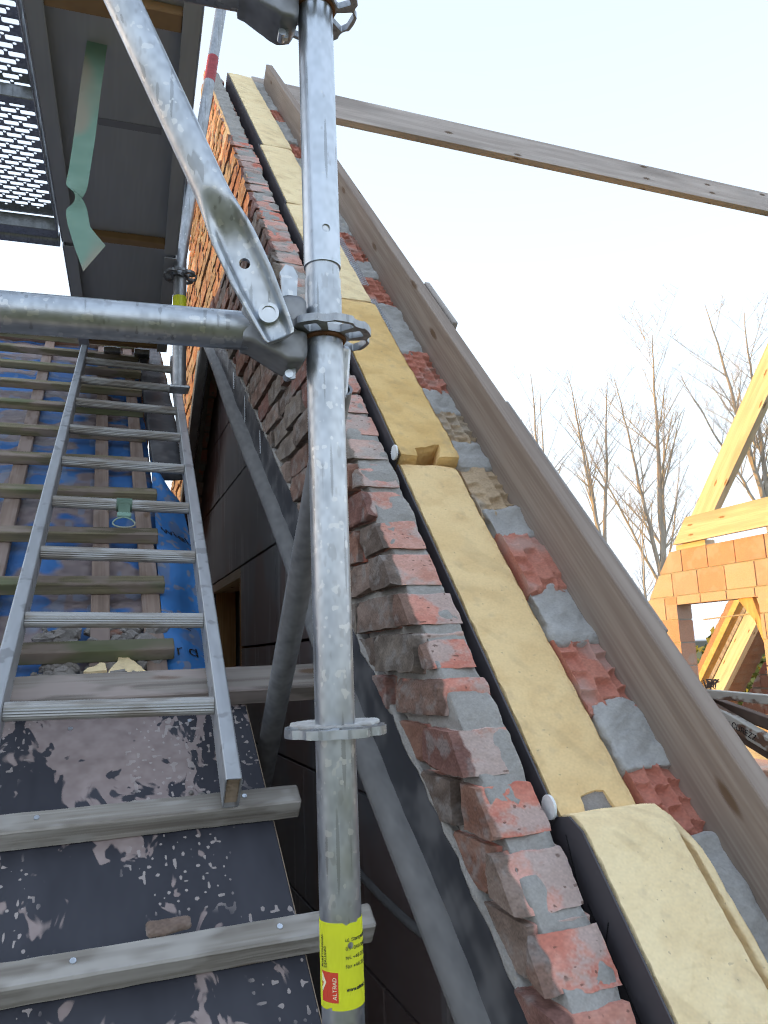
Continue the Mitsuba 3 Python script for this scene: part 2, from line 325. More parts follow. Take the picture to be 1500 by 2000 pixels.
mat('field', lambda p, n, uv: mix((.07, .085, .03), (.12, .11, .05), fbm(p.x*.15, p.y*.15, 0, 3)), .95)
mat('earth_wall', lambda p, n, uv: mix((.22, .13, .10), (.32, .20, .16), fbm(*P3(p, 4), 3)), .9)

# ------------------------------------------------------------------ the setting: ground
g = trimesh.creation.box((900, 900, .2)); g.apply_translation((0, 0, -6.1))
struct('ground', g, 'field')

# ------------------------------------------------------------------ brick leaf of the gable
def rake_z(y, c=.9): return (y*math.sin(ES) - c)/math.cos(ES)
APY = 3.95
def under_rake(c=.9, lo=-6.):
    """everything below the two rakes; c is how far the near rake lies under the eye"""
    yb = .2; apz = rake_z(APY, c)
    return Polygon([(yb, lo), (yb, rake_z(yb, c)), (APY, apz), (7.6, apz-1.2027*(7.6-APY)), (7.6, lo)])
VY, VZ = 3.72, 1.757
def leg_z(y, d=0.):
    return (VZ-.775*(VY-y) if y < VY else VZ-.76*(y-VY)) - d
over_leg = Polygon([(.2, leg_z(.2)), (VY, VZ), (6.6, leg_z(6.6)), (6.6, 6), (.2, 6)])
leaf = under_rake(.9).intersection(over_leg).intersection(sbox(.55, -3, 5.9, 5))

wall = thing('brick_gable_wall', 'old red brick gable wall cut off along a steep slope, lit orange near its peak', 'wall')
CH, BH = .0738, .0600
ZT = -.044
def shear(m):                                            # the wall runs a touch off the y axis
    m.vertices[:, 0] += .0045*m.vertices[:, 1]; return m
bricks = []
for k in range(-9, 50):
    zt = ZT + k*CH
    if zt > 3.5: break
    off = (k % 2)*.1 + rng.uniform(-.02, .02)
    y = .3 + off
    while y < 6.0:
        ln = .19 + rng.uniform(-.008, .006)
        b = sbox(y, zt-BH+rng.uniform(-.003, .003), y+ln, zt+rng.uniform(-.003, .003))
        y += ln + .010
        q = b.intersection(leaf)
        for g_ in polys(q):
            if g_.area > 7e-4: bricks.append((g_, k))
bricks.sort(key=lambda t: t[0].centroid.y)
for i, (g_, k) in enumerate(bricks):
    yc = g_.centroid.y
    near = yc < 2.3
    step = .0085 if yc < 1.5 else (.012 if near else .024)
    g_ = shapely.affinity.rotate(g_, rng.uniform(-1.5, 1.5), origin='centroid')
    px_ = rng.uniform(-.008, .006)
    m = extr_x(g_, BX+px_, BX+.0945+rng.uniform(-.007, .007))
    if near:                                             # saw cut a little off the rake, corners knocked off
        M = man(m); v = m.vertices
        if g_.distance(LineString([(.2, rake_z(.2)), (APY, rake_z(APY))])) < .012:
            tilt = unit(NS + rng.normal(0, .05)*TS + rng.normal(0, .05)*np.array(X))
            M = M.trim_by_plane((-tilt).tolist(), float(-(np.max(v@tilt)-abs(rng.normal(0, .003)))))
        for j in range(int(rng.integers(3, 7))):
            n_ = unit(rng.normal(0, 1, 3)*[1, 1, 1]); n_[0] = -abs(n_[0]) if j % 2 else n_[0]
            M = M.trim_by_plane((-n_).tolist(), float(-(np.max(v@n_)-rng.uniform(.003, .011))))
        m = tm(M)
    m = rough(m, step, .0050 if near else .0075, 38 if near else 22, 0 if near else 1, seed=i, octaves=4)
    part(wall, 'brick', shear(m), brick_mats[int(rng.integers(0, 6))], smooth=38 if near else False)
core = leaf.buffer(-.004).intersection(under_rake(.9015))
for j, g_ in enumerate(polys(core)):
    m = extr_x(g_, BX+.021, BX+.092)
    m = rough(m, .0105, .014, 19, 0, seed=77, octaves=5)
    part(wall, 'mortar_bed', shear(m), 'mortar', smooth=True)

def leg_band(d0, d1, y0=.5, y1=6.2):
    return Polygon([(y0, leg_z(y0, d0)), (VY, VZ-d0), (y1, leg_z(y1, d0)), (y1, leg_z(y1, d1)), (VY, VZ-d1), (y0, leg_z(y0, d1))])
part(wall, 'mortar_bed', shear(rough(extr_x(leg_band(-.004, .010), BX+.002, BX+.06), .016, .007, 30, 0, seed=6)), 'mortar', smooth=True)
# black membrane under the bricks and the grey rounded flashing below it
m = rough(extr_x(leg_band(.004, .20), BX+.004, BX+.012), .02, .006, 9, 0, seed=3)
solo('damp_proof_membrane', shear(m), 'epdm', 'black rubber membrane band hanging just below the lowest bricks of the gable', 'membrane', smooth=True)
pts, rr = [], []
prof = [(BX+.012, leg_z(y, .155)) for y in (0,)]
Vs, Fs = [], []
yy = np.r_[np.linspace(.5, VY, 60), np.linspace(VY+.05, 5.5, 20)]
pr = [(.0, .012), (-.016, .010), (-.031, -.002), (-.040, -.022), (-.040, -.040), (-.032, -.050), (.0, -.054)]
for a, y in enumerate(yy):
    for (dx, dz) in pr: Vs.append([BX+.006+dx*(1+.10*math.sin(y*5)), y, leg_z(y, .146)+dz*.85])
n_ = len(pr)
for a in range(len(yy)-1):
    for b in range(n_): Fs.append([a*n_+b, a*n_+(b+1) % n_, (a+1)*n_+(b+1) % n_, (a+1)*n_+b])
Fs = np.array(Fs); tri = np.vstack([Fs[:, [0, 1, 2]], Fs[:, [0, 2, 3]]])
solo('flashing_strip', shear(trimesh.Trimesh(np.array(Vs), tri, process=False)), 'flashing_grey', 'grey rounded flashing strip running up the wall below the black membrane band', 'flashing', smooth=50)
# bright vertical folds of the membrane near its upper end
fold_key = thing('lead_flashing', 'thin shiny lead flashing folds standing between grey strip and bricks near the upper end', 'flashing')
for i, (y, h_) in enumerate([(2.93, .07), (2.70, .10), (2.43, .08)]):
    z0 = leg_z(y, .015)
    part(fold_key, 'fold', shear(beam((BX-.004, y, z0-h_), (BX-.004, y, z0), .0018, .008, up=(0, 1, 0), c=.0005)), 'galv_clean')

# ------------------------------------------------------------------ dark insulated wall seen under the brick leaf
cav = thing('insulated_wall', 'dark board faced wall with thin joints under the slanted foot of the brick gable', 'wall')
below = under_rake(1.02).intersection(sbox(.4, -6.0, 6.8, 4))
opening = sbox(3.44, -1.6, 4.35, .41)
zs = [-6., -4.9, -3.8, -2.9, -2.0, -1.1, -.72, -.33, .05, .41, .84, 1.18, 1.6, 2.1, 2.7, 3.5]
for i in range(len(zs)-1):
    y0 = .4 - (i % 3)*.33
    while y0 < 6.8:
        cell = sbox(y0+.005, zs[i]+.005, y0+.995, zs[i+1]-.005).intersection(below).difference(opening)
        for g_ in polys(cell):
            m = extr_x(g_, .622+rng.uniform(0, .004), .735)
            part(cav, 'panel', m, 'panel_dark')
        y0 += 1.0
part(cav, 'backing', extr_x(below.difference(opening), .737, .752), 'panel_dark')
fr = thing('opening_frame', 'fresh orange timber frame lining the opening in the dark wall behind the ladder', 'frame')
part(fr, 'post', cbox(.10, .052, 2.0, .002).apply_translation((.678, 3.469, -.60)), 'wood_fresh_z')
part(fr, 'lintel', cbox(.12, .92, .045, .002).apply_translation((.685, 3.90, .385)), 'wood_fresh_y')
part(fr, 'post', cbox(.10, .045, 2.0, .002).apply_translation((.70, 4.32, -.60)), 'wood_fresh_z')
inn = thing('inner_brick_wall', 'reddish brown blocks seen deep inside the opening beside the orange post', 'wall')
for r_ in range(9):
    for c_ in range(4):
        part(inn, 'block', cbox(.1, .285, .235, .004).apply_translation((1.0, 3.52+c_*.295+(r_ % 2)*.14, .37-r_*.245)), 'clay_red')
part(inn, 'mortar_bed', cbox(.08, 1.5, 2.4, .002).apply_translation((1.005, 4.0, -.60)), 'mortar')
# sunlit board edge that closes the far slope of the low roof
solo('edge_board', shear(beam((BX-.02, VY+.12, leg_z(VY+.12, .10)), (BX-.02, 5.6, leg_z(5.6, .10)), .03, .06, up=(0, .6, .8))), 'wood_fresh_y', 'narrow sunlit timber strip on the far slope behind the right ladder rail', 'board')

# ------------------------------------------------------------------ insulation boards on top of the wall
def SP(t, c): return t*TS - c*NS
def yz(t, c): q = SP(t, c); return (q[1], q[2])
def slab(x0, x1, t0, t1, c, d=.24, step=.02, amp=.003, seed=0, notch=None):
    """board with its raked top c under the eye, between t0 and t1 along the slope"""
    p = Polygon([yz(t0, c), yz(t1, c), yz(t1, c+d), yz(t0, c+d)])
    m = extr_x(p, x0, x1)
    if notch is not None: m = tm(man(m) - man(notch))
    return rough(m, step, amp, 30, 1, seed=seed, octaves=4, lam=.4)
def board(name, label, x0, x1, t0, t1, c, matname, seed, amp=.003, notch=None, step=.02):
    k = thing(name, label, 'insulation board', 'insulation boards along the gable slope')
    part(k, 'core', slab(x0+.004, x1, t0, t1, c, seed=seed, amp=amp, notch=notch, step=step), matname, smooth=40)
    f = extr_x(Polygon([yz(t0+.004, c+.004), yz(t1-.004, c+.004), yz(t1-.004, c+.239), yz(t0+.004, c+.239)]), x0-.001, x0+.0022)
    part(k, 'facing', rough(f, .05, .001, 20, 0, seed=seed), 'facing', label='dark board facing')
    return k
GI = []
def wedge_notch(x0, x1, t, c, pts, depth=.3):
    """prism cut out of the lower end; pts in (x, t)"""
    return plate(Polygon(pts), -(c+depth)*NS, X, TS, depth+.1)
dA = board('insulation_board', 'uppermost pale yellow insulation board reaching the peak of the gable', .655, .795, 3.66, 5.09, .885, 'foam_pale', 11, .004)
dA2 = board('insulation_board', 'pale yellow insulation board with crumbled joint left of the upper scaffold tube', .638, .785, 2.90, 3.655, .885, 'foam_pale', 12, .004)
dA3 = board('insulation_board', 'pale yellow insulation board half hidden behind the scaffold tube above the golden one', .628, .765, 2.085, 2.885, .882, 'foam_pale', 13, .004)
nb = wedge_notch(0, 0, 0, .88, [(.665, 1.24), (.700, 1.24), (.730, 1.335), (.690, 1.318), (.665, 1.315)])
dB = board('insulation_board', 'golden yellow insulation board with a V shaped notch in its lower end', .618, .768, 1.285, 2.075, .880, 'foam_aged', 14, .003, notch=nb)
nc = wedge_notch(0, 0, 0, .90, [(.660, .40), (.718, .40), (.712, .478), (.668, .470)])
dC = board('insulation_board', 'long yellow insulation board with a square bite in its lower end', .618, .757, .442, 1.281, .900, 'foam_mid', 15, .0025, notch=nc)
kD = thing('insulation_board', 'lowest pale yellow insulation board showing a dark side with pen lines', 'insulation board', 'insulation boards along the gable slope')
pD = Polygon([yz(-.35, .866), yz(.405, .866), yz(.436, .880), yz(.452, .910), yz(.452, 1.12), yz(-.35, 1.12)])
part(kD, 'core', rough(extr_x(pD, .626, .768), .014, .0022, 34, 1, seed=16, octaves=4, lam=.4), 'foam_pale', smooth=40)
fD = pD.buffer(-.003)
part(kD, 'facing', rough(extr_x(fD, .6205, .6235), .05, .0008, 20, 0, seed=5), 'facing', label='dark facing with pen lines and a handwritten word')
def pen(p0, p1, w=.0016):
    a, b = np.array([.6198, *p0]), np.array([.6198, *p1]); return beam(a, b, .0008, w, up=unit(np.cross(b-a, X)), c=.0001)
e0 = lambda t, c: yz(t, c)
part(kD, 'pen_line', pen(yz(.42, .905), yz(.06, 1.05)), 'ink')
part(kD, 'pen_line', pen(yz(.30, .90), yz(.20, 1.06)), 'ink')
part(kD, 'pen_line', pen(yz(.335, .925), yz(.10, .925)), 'ink')
wd = text_on('LIVING', .030, np.array([.6196, *yz(.03, .985)]), TS*1.0+NS*-.10, np.cross(TS*1.0+NS*-.10, X)*-1, .0005)
part(kD, 'handwriting', wd, 'ink')
# peeled sliver of foam beside the lowest board
sl = Polygon([yz(-.3, .862), yz(.36, .862), yz(.43, .89), yz(.445, .91), yz(.43, .925), yz(.35, .885), yz(-.3, .885)])
solo('foam_sliver', rough(extr_x(sl, .774, .786), .008, .003, 50, 1, seed=21, octaves=4), 'foam_pale', 'thin peeled strip of yellow foam beside the lowest insulation board', 'foam strip', smooth=50)
for nm, t, x0, x1, c in (('mortar_crumbs', .455, .63, .75, .916),):
    q = cbox(x1-x0, .07, .02, .003); v = q.vertices.copy(); q.vertices = SP(t, c) + v[:, :1]*np.array(X) + np.array([(x0+x1)/2, 0, 0]) + v[:, 1:2]*TS + v[:, 2:]*NS
    solo(nm, rough(q, .006, .006, 50, 1, seed=31, octaves=4), 'rubble', 'grey mortar crumbs lying in the step between the two lowest insulation boards', 'rubble', smooth=True, kind='stuff')
def anchor(t, x, c, label):
    k = thing('insulation_anchor', label, 'anchor', 'plastic insulation anchors')
    d = trimesh.creation.cylinder(.017, .004, sections=20); rot_about(d, math.pi/2, Y, (0, 0, 0)); d.apply_translation(SP(t, c)+np.array([x, 0, 0]))
    s = trimesh.creation.cylinder(.005, .014, sections=12); rot_about(s, math.pi/2, Y, (0, 0, 0)); s.apply_translation(SP(t, c)+np.array([x-.008, 0, 0]))
    part(k, 'disc', d, 'plastic_white')
anchor(1.30, .613, .888, 'white plastic anchor disc at the joint beside the golden insulation board')
anchor(.462, .613, .905, 'white plastic anchor disc at the lower end of the long yellow insulation board')

# ------------------------------------------------------------------ inner leaf: sliced hollow clay blocks
blk = thing('hollow_block_wall', 'sliced hollow clay block wall with grey mortar between the yellow boards and the rafter', 'wall')
base = under_rake(.93).intersection(sbox(.4, -6.0, 7.0, 4))
m = rough(extr_x(base, .768, .905), .03, .006, 14, 0, seed=41, octaves=4)
part(blk, 'mortar_bed', m, 'mortar_pale', smooth=True)
def cut_block(t0, t1, x0, x1, c, nx, nt, matname, seed):
    """one sliced block: thin webs round hollow chambers, some of them choked with mortar"""
    r = np.random.default_rng(seed); n1, n2 = nx*18+1, nt*18+1
    u, w = np.meshgrid(np.linspace(0, 1, n1), np.linspace(0, 1, n2), indexing='ij')
    q = np.stack([u*3, w*3, 0*u], -1)
    uu = u + .04*(meshkit.noise(q*1.7, seed)-.5)*2; ww = w + .04*(meshkit.noise(q*1.5, seed+3)-.5)*2
    a = np.clip(np.floor(uu*nx), 0, nx-1).astype(int); ww = ww*nt + .35*(a % 2); b_ = np.clip(np.floor(ww), 0, nt).astype(int)
    fu, fw = np.clip(uu*nx-a, 0, 1), np.clip(ww-b_, 0, 1)
    dep = r.uniform(.008, .017, (nx, nt+1)); dep[r.random((nx, nt+1)) < .18] = .002
    sl_ = r.uniform(-.5, .5, (nx, nt+1))
    bowl = (1-np.abs(2*fu-1)**6)*(1-np.abs(2*fw-1)**6)*(.55+.55*fw+.25*sl_[a, b_]*(2*fu-1))
    h = -dep[a, b_]*bowl + .002*(meshkit.fbm(q*7, 3, seed+5)-.5)
    edge = np.minimum(np.minimum(w, 1-w)*(t1-t0), .03); h -= np.where(edge < .010, (.010-edge)*(.6+1.2*meshkit.noise(q*6, seed+9)), 0)
    P = (np.stack([x0+(x1-x0)*u, 0*u, 0*u], -1) + ((t0+(t1-t0)*w)[..., None])*TS - c*NS + h[..., None]*NS).reshape(-1, 3)
    idx = np.arange(n1*n2).reshape(n1, n2); F = np.c_[idx[:-1, :-1].ravel(), idx[1:, :-1].ravel(), idx[1:, 1:].ravel(), idx[:-1, 1:].ravel()]
    rim = np.r_[idx[:, 0], idx[-1, 1:], idx[-2::-1, -1], idx[0, -2:0:-1]]; k0 = len(P); P = np.vstack([P, P[rim]-.03*NS])
    m_ = len(rim); S = np.array([[rim[(i+1) % m_], rim[i], k0+i, k0+(i+1) % m_] for i in range(m_)])
    F = np.vstack([F, S]); part(blk, 'block', trimesh.Trimesh(P, np.vstack([F[:, [0, 1, 2]], F[:, [0, 2, 3]]]), process=False), matname, smooth=50)
cb = [(.378, .520, 3, 4, 'clay_red', .772), (.612, .772, 3, 4, 'clay_red', .764), (.885, 1.055, 3, 4, 'clay_red', .772), (1.115, 1.295, 3, 5, 'clay_buff', .766), (1.375, 1.520, 3, 5, 'clay_buff', .772),
      (1.60, 1.82, 3, 7, 'clay_red', .772), (2.10, 2.34, 3, 8, 'clay_red', .772), (2.45, 2.72, 3, 8, 'clay_red', .775), (3.1, 3.4, 3, 8, 'clay_red', .785), (3.6, 3.85, 3, 7, 'clay_red', .795), (4.2, 4.45, 3, 7, 'clay_red', .80)]
for i, (a, b, nx, nt, mm_, x0) in enumerate(cb):
    cut_block(a, b, x0, .868, .905-.006*(i % 3), nx, nt, mm_, 100+i)
# mortar between the sliced blocks
ends = [-.6] + [q for c_ in cb for q in c_[:2]] + [5.05]
for i in range(0, len(ends), 2):
    a, b = ends[i]-.016, ends[i+1]+.016
    if b-a < .03: continue
    p = Polygon([yz(a, .902), yz(b, .902), yz(b, .95), yz(a, .95)])
    part(blk, 'mortar_bed', rough(extr_x(p, .770, .868), .007, .018, 22, 1, seed=50+i, octaves=5), 'mortar_pale', smooth=True)
# expanded metal lath
def lath(t0, t1, x0, x1, c, label):
    w = .0012; ps = []; nx = 5
    du, dt = (x1-x0)/nx, .007
    nt = int((t1-t0)/dt)
    for a in range(nx):
        for b in range(nt):
            if (a+b) % 2 == 0: p = [(x0+a*du, t0+b*dt), (x0+(a+1)*du, t0+(b+1)*dt)]
            else: p = [(x0+a*du, t0+(b+1)*dt), (x0+(a+1)*du, t0+b*dt)]
            ps.append(LineString(p).buffer(w, cap_style=2))
    g_ = unary_union(ps)
    solo('metal_lath', cat_([plate(q, -c*NS, X, TS, .0012) for q in polys(g_)]), 'galv_clean', label, 'metal mesh')
lath(2.22, 2.62, .762, .792, .890, 'strip of white metal mesh right of the upper scaffold tube')
lath(1.93, 2.13, .765, .788, .893, 'short piece of metal mesh buried in grey mortar beside the golden board')
lath(3.15, 3.42, .792, .82, .893, 'short piece of metal mesh left of the upper scaffold tube')

# ------------------------------------------------------------------ timbers
k = thing('rafter', 'long grey brown timber rafter running up the slope beside the block wall', 'rafter')
def slope_bar(x0, x1, t0, t1, c0, c1, cham=.002):
    m = cbox(x1-x0, t1-t0, c1-c0, cham); v = m.vertices.copy()
    m.vertices = SP((t0+t1)/2, (c0+c1)/2) + np.array([(x0+x1)/2, 0, 0]) + v[:, :1]*np.array(X) + v[:, 1:2]*TS + v[:, 2:]*NS; return m
part(k, 'beam', slope_bar(.858, .8945, -.6, 5.02, .790, .985), 'wood_rafter')
part(k, 'splice', slope_bar(.8955, .9035, .682, 1.40, .792, .96), 'wood_rafter_far', label='thin board nailed along the right side')
solo('batten_offcut', slope_bar(.8955, .912, 1.79, 2.05, .786, .83), 'wood_rafter_far', 'short dark batten offcut nailed to the right edge of the long rafter', 'batten')
k = thing('ridge_beam', 'straight timber ridge beam crossing the bright sky from the wall peak', 'beam')
part(k, 'beam', beam((.80, 3.985, 3.293), (7.4, 3.985, 3.30), .062, .158), 'wood_ridge')
solo('wire_tie', path_tube([(.87, 3.94, 3.37), (.885, 3.93, 3.30), (.88, 3.93, 3.22), (.872, 3.93, 3.14)], .003, 6), 'plastic_white', 'thin pale wire dangling from the ridge beam by the rafter top', 'wire')

# ------------------------------------------------------------------ scaffold
SX, SYD = .2765, .910
Z_R = [.412, .912, -.088]
def rosette(x, y, z, rot=0.):
    o = Point(0, 0).buffer(.0615, 32)
    for i in range(8):
        a = (i+.5)*math.pi/4+rot; o = o.difference(Point(.072*math.cos(a), .072*math.sin(a)).buffer(.0155, 12))
    o = o.buffer(-.003).buffer(.003)
    for i in range(8):
        a = i*math.pi/4+rot; big = i % 2 == 0
        if big:
            h = sbox(.031, -.010, .050, .010).buffer(.004)
            h = Polygon([(.032, -.007), (.032, .007), (.050, .0165), (.054, .010), (.054, -.010), (.050, -.0165)]).buffer(.002)
        else: h = sbox(.034, -.006, .049, .006).buffer(.003)
        o = o.difference(shapely.affinity.rotate(h, math.degrees(a), origin=(0, 0)))
    o = o.difference(Point(0, 0).buffer(.0245, 24))
    m = extr(polys(o)[0], .010); m.apply_translation((x, y, z-.005)); return m
st = thing('scaffold_standard', 'near galvanised scaffold standard with a yellow sticker low on the tube', 'scaffold pole', 'scaffold standards')
part(st, 'tube', tube((SX, SYD, -1.6), (SX, SYD, .470), .02415, 48), 'galv_worn', smooth=40, label='lower tube with grey cement splashes')
part(st, 'spigot', tube((SX, SYD, .40), (SX, SYD, .56), .0225, 48), 'galv_worn', smooth=40)
up = man(trimesh.creation.cylinder(.0246, 1.2, sections=64).apply_translation((SX, SYD, .508+.6)))
hole = trimesh.creation.cylinder(.0058, .16, sections=20); rot_about(hole, math.pi/2, (0, 1, 0), (0, 0, 0)); ha = math.atan2(-SYD, -SX)+.27
rot_about(hole, ha, Z, (0, 0, 0)); hole.apply_translation((SX+.09*math.cos(ha), SYD+.09*math.sin(ha), .553))
inner = trimesh.creation.cylinder(.0212, 1.3, sections=64).apply_translation((SX, SYD, .508+.6))
part(st, 'tube', tm(up - man(inner) - man(hole)), 'galv_clean', smooth=35, label='cleaner upper tube with a round pin hole')
part(st, 'collar', trimesh.creation.annulus(.0226, .0238, .10, sections=48).apply_translation((SX, SYD, .44)), 'galv_worn', smooth=40)
for z in Z_R: part(st, 'rosette', rosette(SX, SYD, z, rad(8)), 'galv_dull' if z > 0 else 'galv_worn')
for z in Z_R[:2]: part(st, 'weld', trimesh.creation.torus(.0255, .0032, major_sections=40, minor_sections=8).apply_translation((SX, SYD, z-.006)), 'rust', smooth=True)
# cement crust on the lowest rosette
cr = trimesh.creation.annulus(.0243, .054, .006, sections=40).apply_translation((SX, SYD, Z_R[2]+.0075))
part(st, 'cement_crust', rough(cr, .006, .0035, 90, 1, seed=9), 'mortar_pale', smooth=True)
# sticker wrapped round the tube
view_ang = math.atan2(-SYD, -SX)
RST = .02415
def wrap(poly_m, r):
    """flat mesh (u metres along the wrap, v up) -> round the tube; u = 0 faces the eye"""
    v = poly_m.vertices; a = view_ang + v[:, 0]/RST; rr_ = r + v[:, 2]
    return trimesh.Trimesh(np.c_[SX+rr_*np.cos(a), SYD+rr_*np.sin(a), v[:, 1]], poly_m.faces, process=False)
def grid_patch(poly, r, step=.0035):
    m = man(extr(poly, .0003)).refine_to_length(step); return wrap(tm(m), r)
ST0, ST1 = -.383, -.294
jag = [(-.060, ST0), (-.05, ST0)] + [(-.02, ST0), (-.013, ST0+.003), (-.012, ST0)] + [(.060, ST0), (.060, ST1)] + [(.022, ST1+.001), (.020, ST1-.0015), (.010, ST1-.001), (.006, ST1-.003), (.002, ST1), (-.060, ST1)]
stp = Polygon(jag).difference(Point(.0105, -.318).buffer(.0035, 8))
stk = part(st, 'sticker', grid_patch(stp, RST+.0002), 'sticker_yellow', label='torn yellow sticker with black print and a red logo')
part(stk, 'logo_panel', grid_patch(sbox(-.026, -.375, -.0045, -.3445), RST+.00055), 'sticker_red')
def vtext(s, h, u, v, up_dir=True, bold=False):
    m = meshkit.text_mesh(s, h, .0003, bold); q = m.vertices.copy()
    if up_dir: m.vertices = np.c_[u-q[:, 1], v+q[:, 0], q[:, 2]]
    else: m.vertices = np.c_[u+q[:, 0], v+q[:, 1], q[:, 2]]
    return m
part(stk, 'logo_text', wrap(vtext('ALTRAD', .0042, -.0065, -.372), RST+.0009), 'print_white')
chev = Polygon([(-.0255, -.355), (-.0255, -.346), (-.019, -.3555), (-.0255, -.366), (-.0255, -.3615), (-.0225, -.3558)])
part(stk, 'logo_mark', grid_patch(chev, RST+.0009), 'print_white')
tx = [vtext('ul. Starzyńskiego', .0036, .0042, -.3135, False), vtext('05-090 Sękocin', .0036, .0042, -.3225, False), vtext('tel. +48 22 720', .0036, .0042, -.3315, False), vtext('fax +48 22 720', .0036, .0042, -.3405, False), vtext('www.altrad', .0034, .0042, -.364, False, True)]
part(stk, 'address_text', wrap(cat_(tx), RST+.0007), 'print_black')
tx = [vtext('ROSZTOWANIA', .0032, -.0235, -.341), vtext('SZALUNKI', .0032, -.0185, -.341)]
part(stk, 'side_text', wrap(cat_(tx), RST+.0007), 'print_black')

def ledger_head(key, P, d, z):
    """cast wedge head gripping the rosette at P; d points from the standard out along the ledger"""
    d = unit(d); s = np.cross(Z, d)
    prof = Polygon([(.0265, -.020), (.034, -.027), (.062, -.030), (.098, -.0245), (.108, -.022), (.108, .022), (.098, .0245), (.062, .030), (.034, .027), (.0265, .020)])
    side = Polygon([(.0, -.030), (.025, -.034), (.034, -.047), (.052, -.050), (.070, -.040), (.098, -.0255), (.12, -.024), (.12, .024), (.098, .0255), (.070, .032), (.052, .040), (.034, .040), (.025, .036), (.0, .034)])
    A = extr(prof, .12); A.apply_translation((0, 0, -.06))
    B = extr(side, .08); v = B.vertices; B.vertices = np.c_[v[:, 0], v[:, 2]-.04, v[:, 1]]
    B = trimesh.Trimesh(B.vertices, B.faces[:, ::-1], process=False)
    M = man(A) ^ man(B)
    slot = trimesh.creation.box((.05, .2, .0125)); slot.apply_translation((.04, 0, 0)); slot.apply_translation((-.003, 0, 0))
    M = M - man(slot)
    m = tm(M.refine_to_length(.008)); m.merge_vertices(); trimesh.smoothing.filter_laplacian(m, lamb=.4, iterations=1)
    T4 = np.eye(4); T4[:3, 0], T4[:3, 1], T4[:3, 3] = d, s, P; T4[2, 3] = z
    m.apply_transform(T4); part(key, 'head', m, 'cast_steel', smooth=40)
    w = Polygon([(.040, -.062), (.048, -.064), (.056, .075), (.058, .082), (.050, .094), (.040, .092), (.034, .080), (.036, .05)])
    W = extr(w, .0065); v = W.vertices; W.vertices = np.c_[v[:, 0], v[:, 2]-.00325, v[:, 1]]; W = trimesh.Trimesh(W.vertices, W.faces[:, ::-1], process=False); W.apply_transform(T4)
    wk = part(key, 'wedge', W, 'galv_worn')
    pin = trimesh.creation.cylinder(.0055, .016, sections=14); rot_about(pin, math.pi/2, X, (0, 0, 0)); pin.apply_translation((.049, 0, -.058)); pin.apply_transform(T4)
    part(wk, 'pin', pin, 'galv_clean', smooth=40)
PS = np.array([SX, SYD, 0.])
d1 = unit(np.array([-.36, .022, 0]))
lg = thing('scaffold_ledger', 'galvanised ledger tube crossing the picture in front of the ladder top', 'scaffold tube', 'scaffold ledgers')
part(lg, 'tube', tube(PS+d1*.100+[0, 0, Z_R[0]-.002], PS+d1*1.9+[0, 0, Z_R[0]-.012], .02415, 48), 'galv_worn', smooth=40)
ledger_head(lg, PS, d1, Z_R[0])
lg2 = thing('scaffold_ledger', 'dull ledger tube entering the top rosette along the upper picture edge', 'scaffold tube', 'scaffold ledgers')
d2 = unit(np.array([-.36, .03, 0]))
part(lg2, 'tube', tube(PS+d2*.100+[0, 0, Z_R[1]], PS+d2*1.9+[0, 0, Z_R[1]], .02415, 48), 'galv_dull', smooth=40)
ledger_head(lg2, PS, d2, Z_R[1])

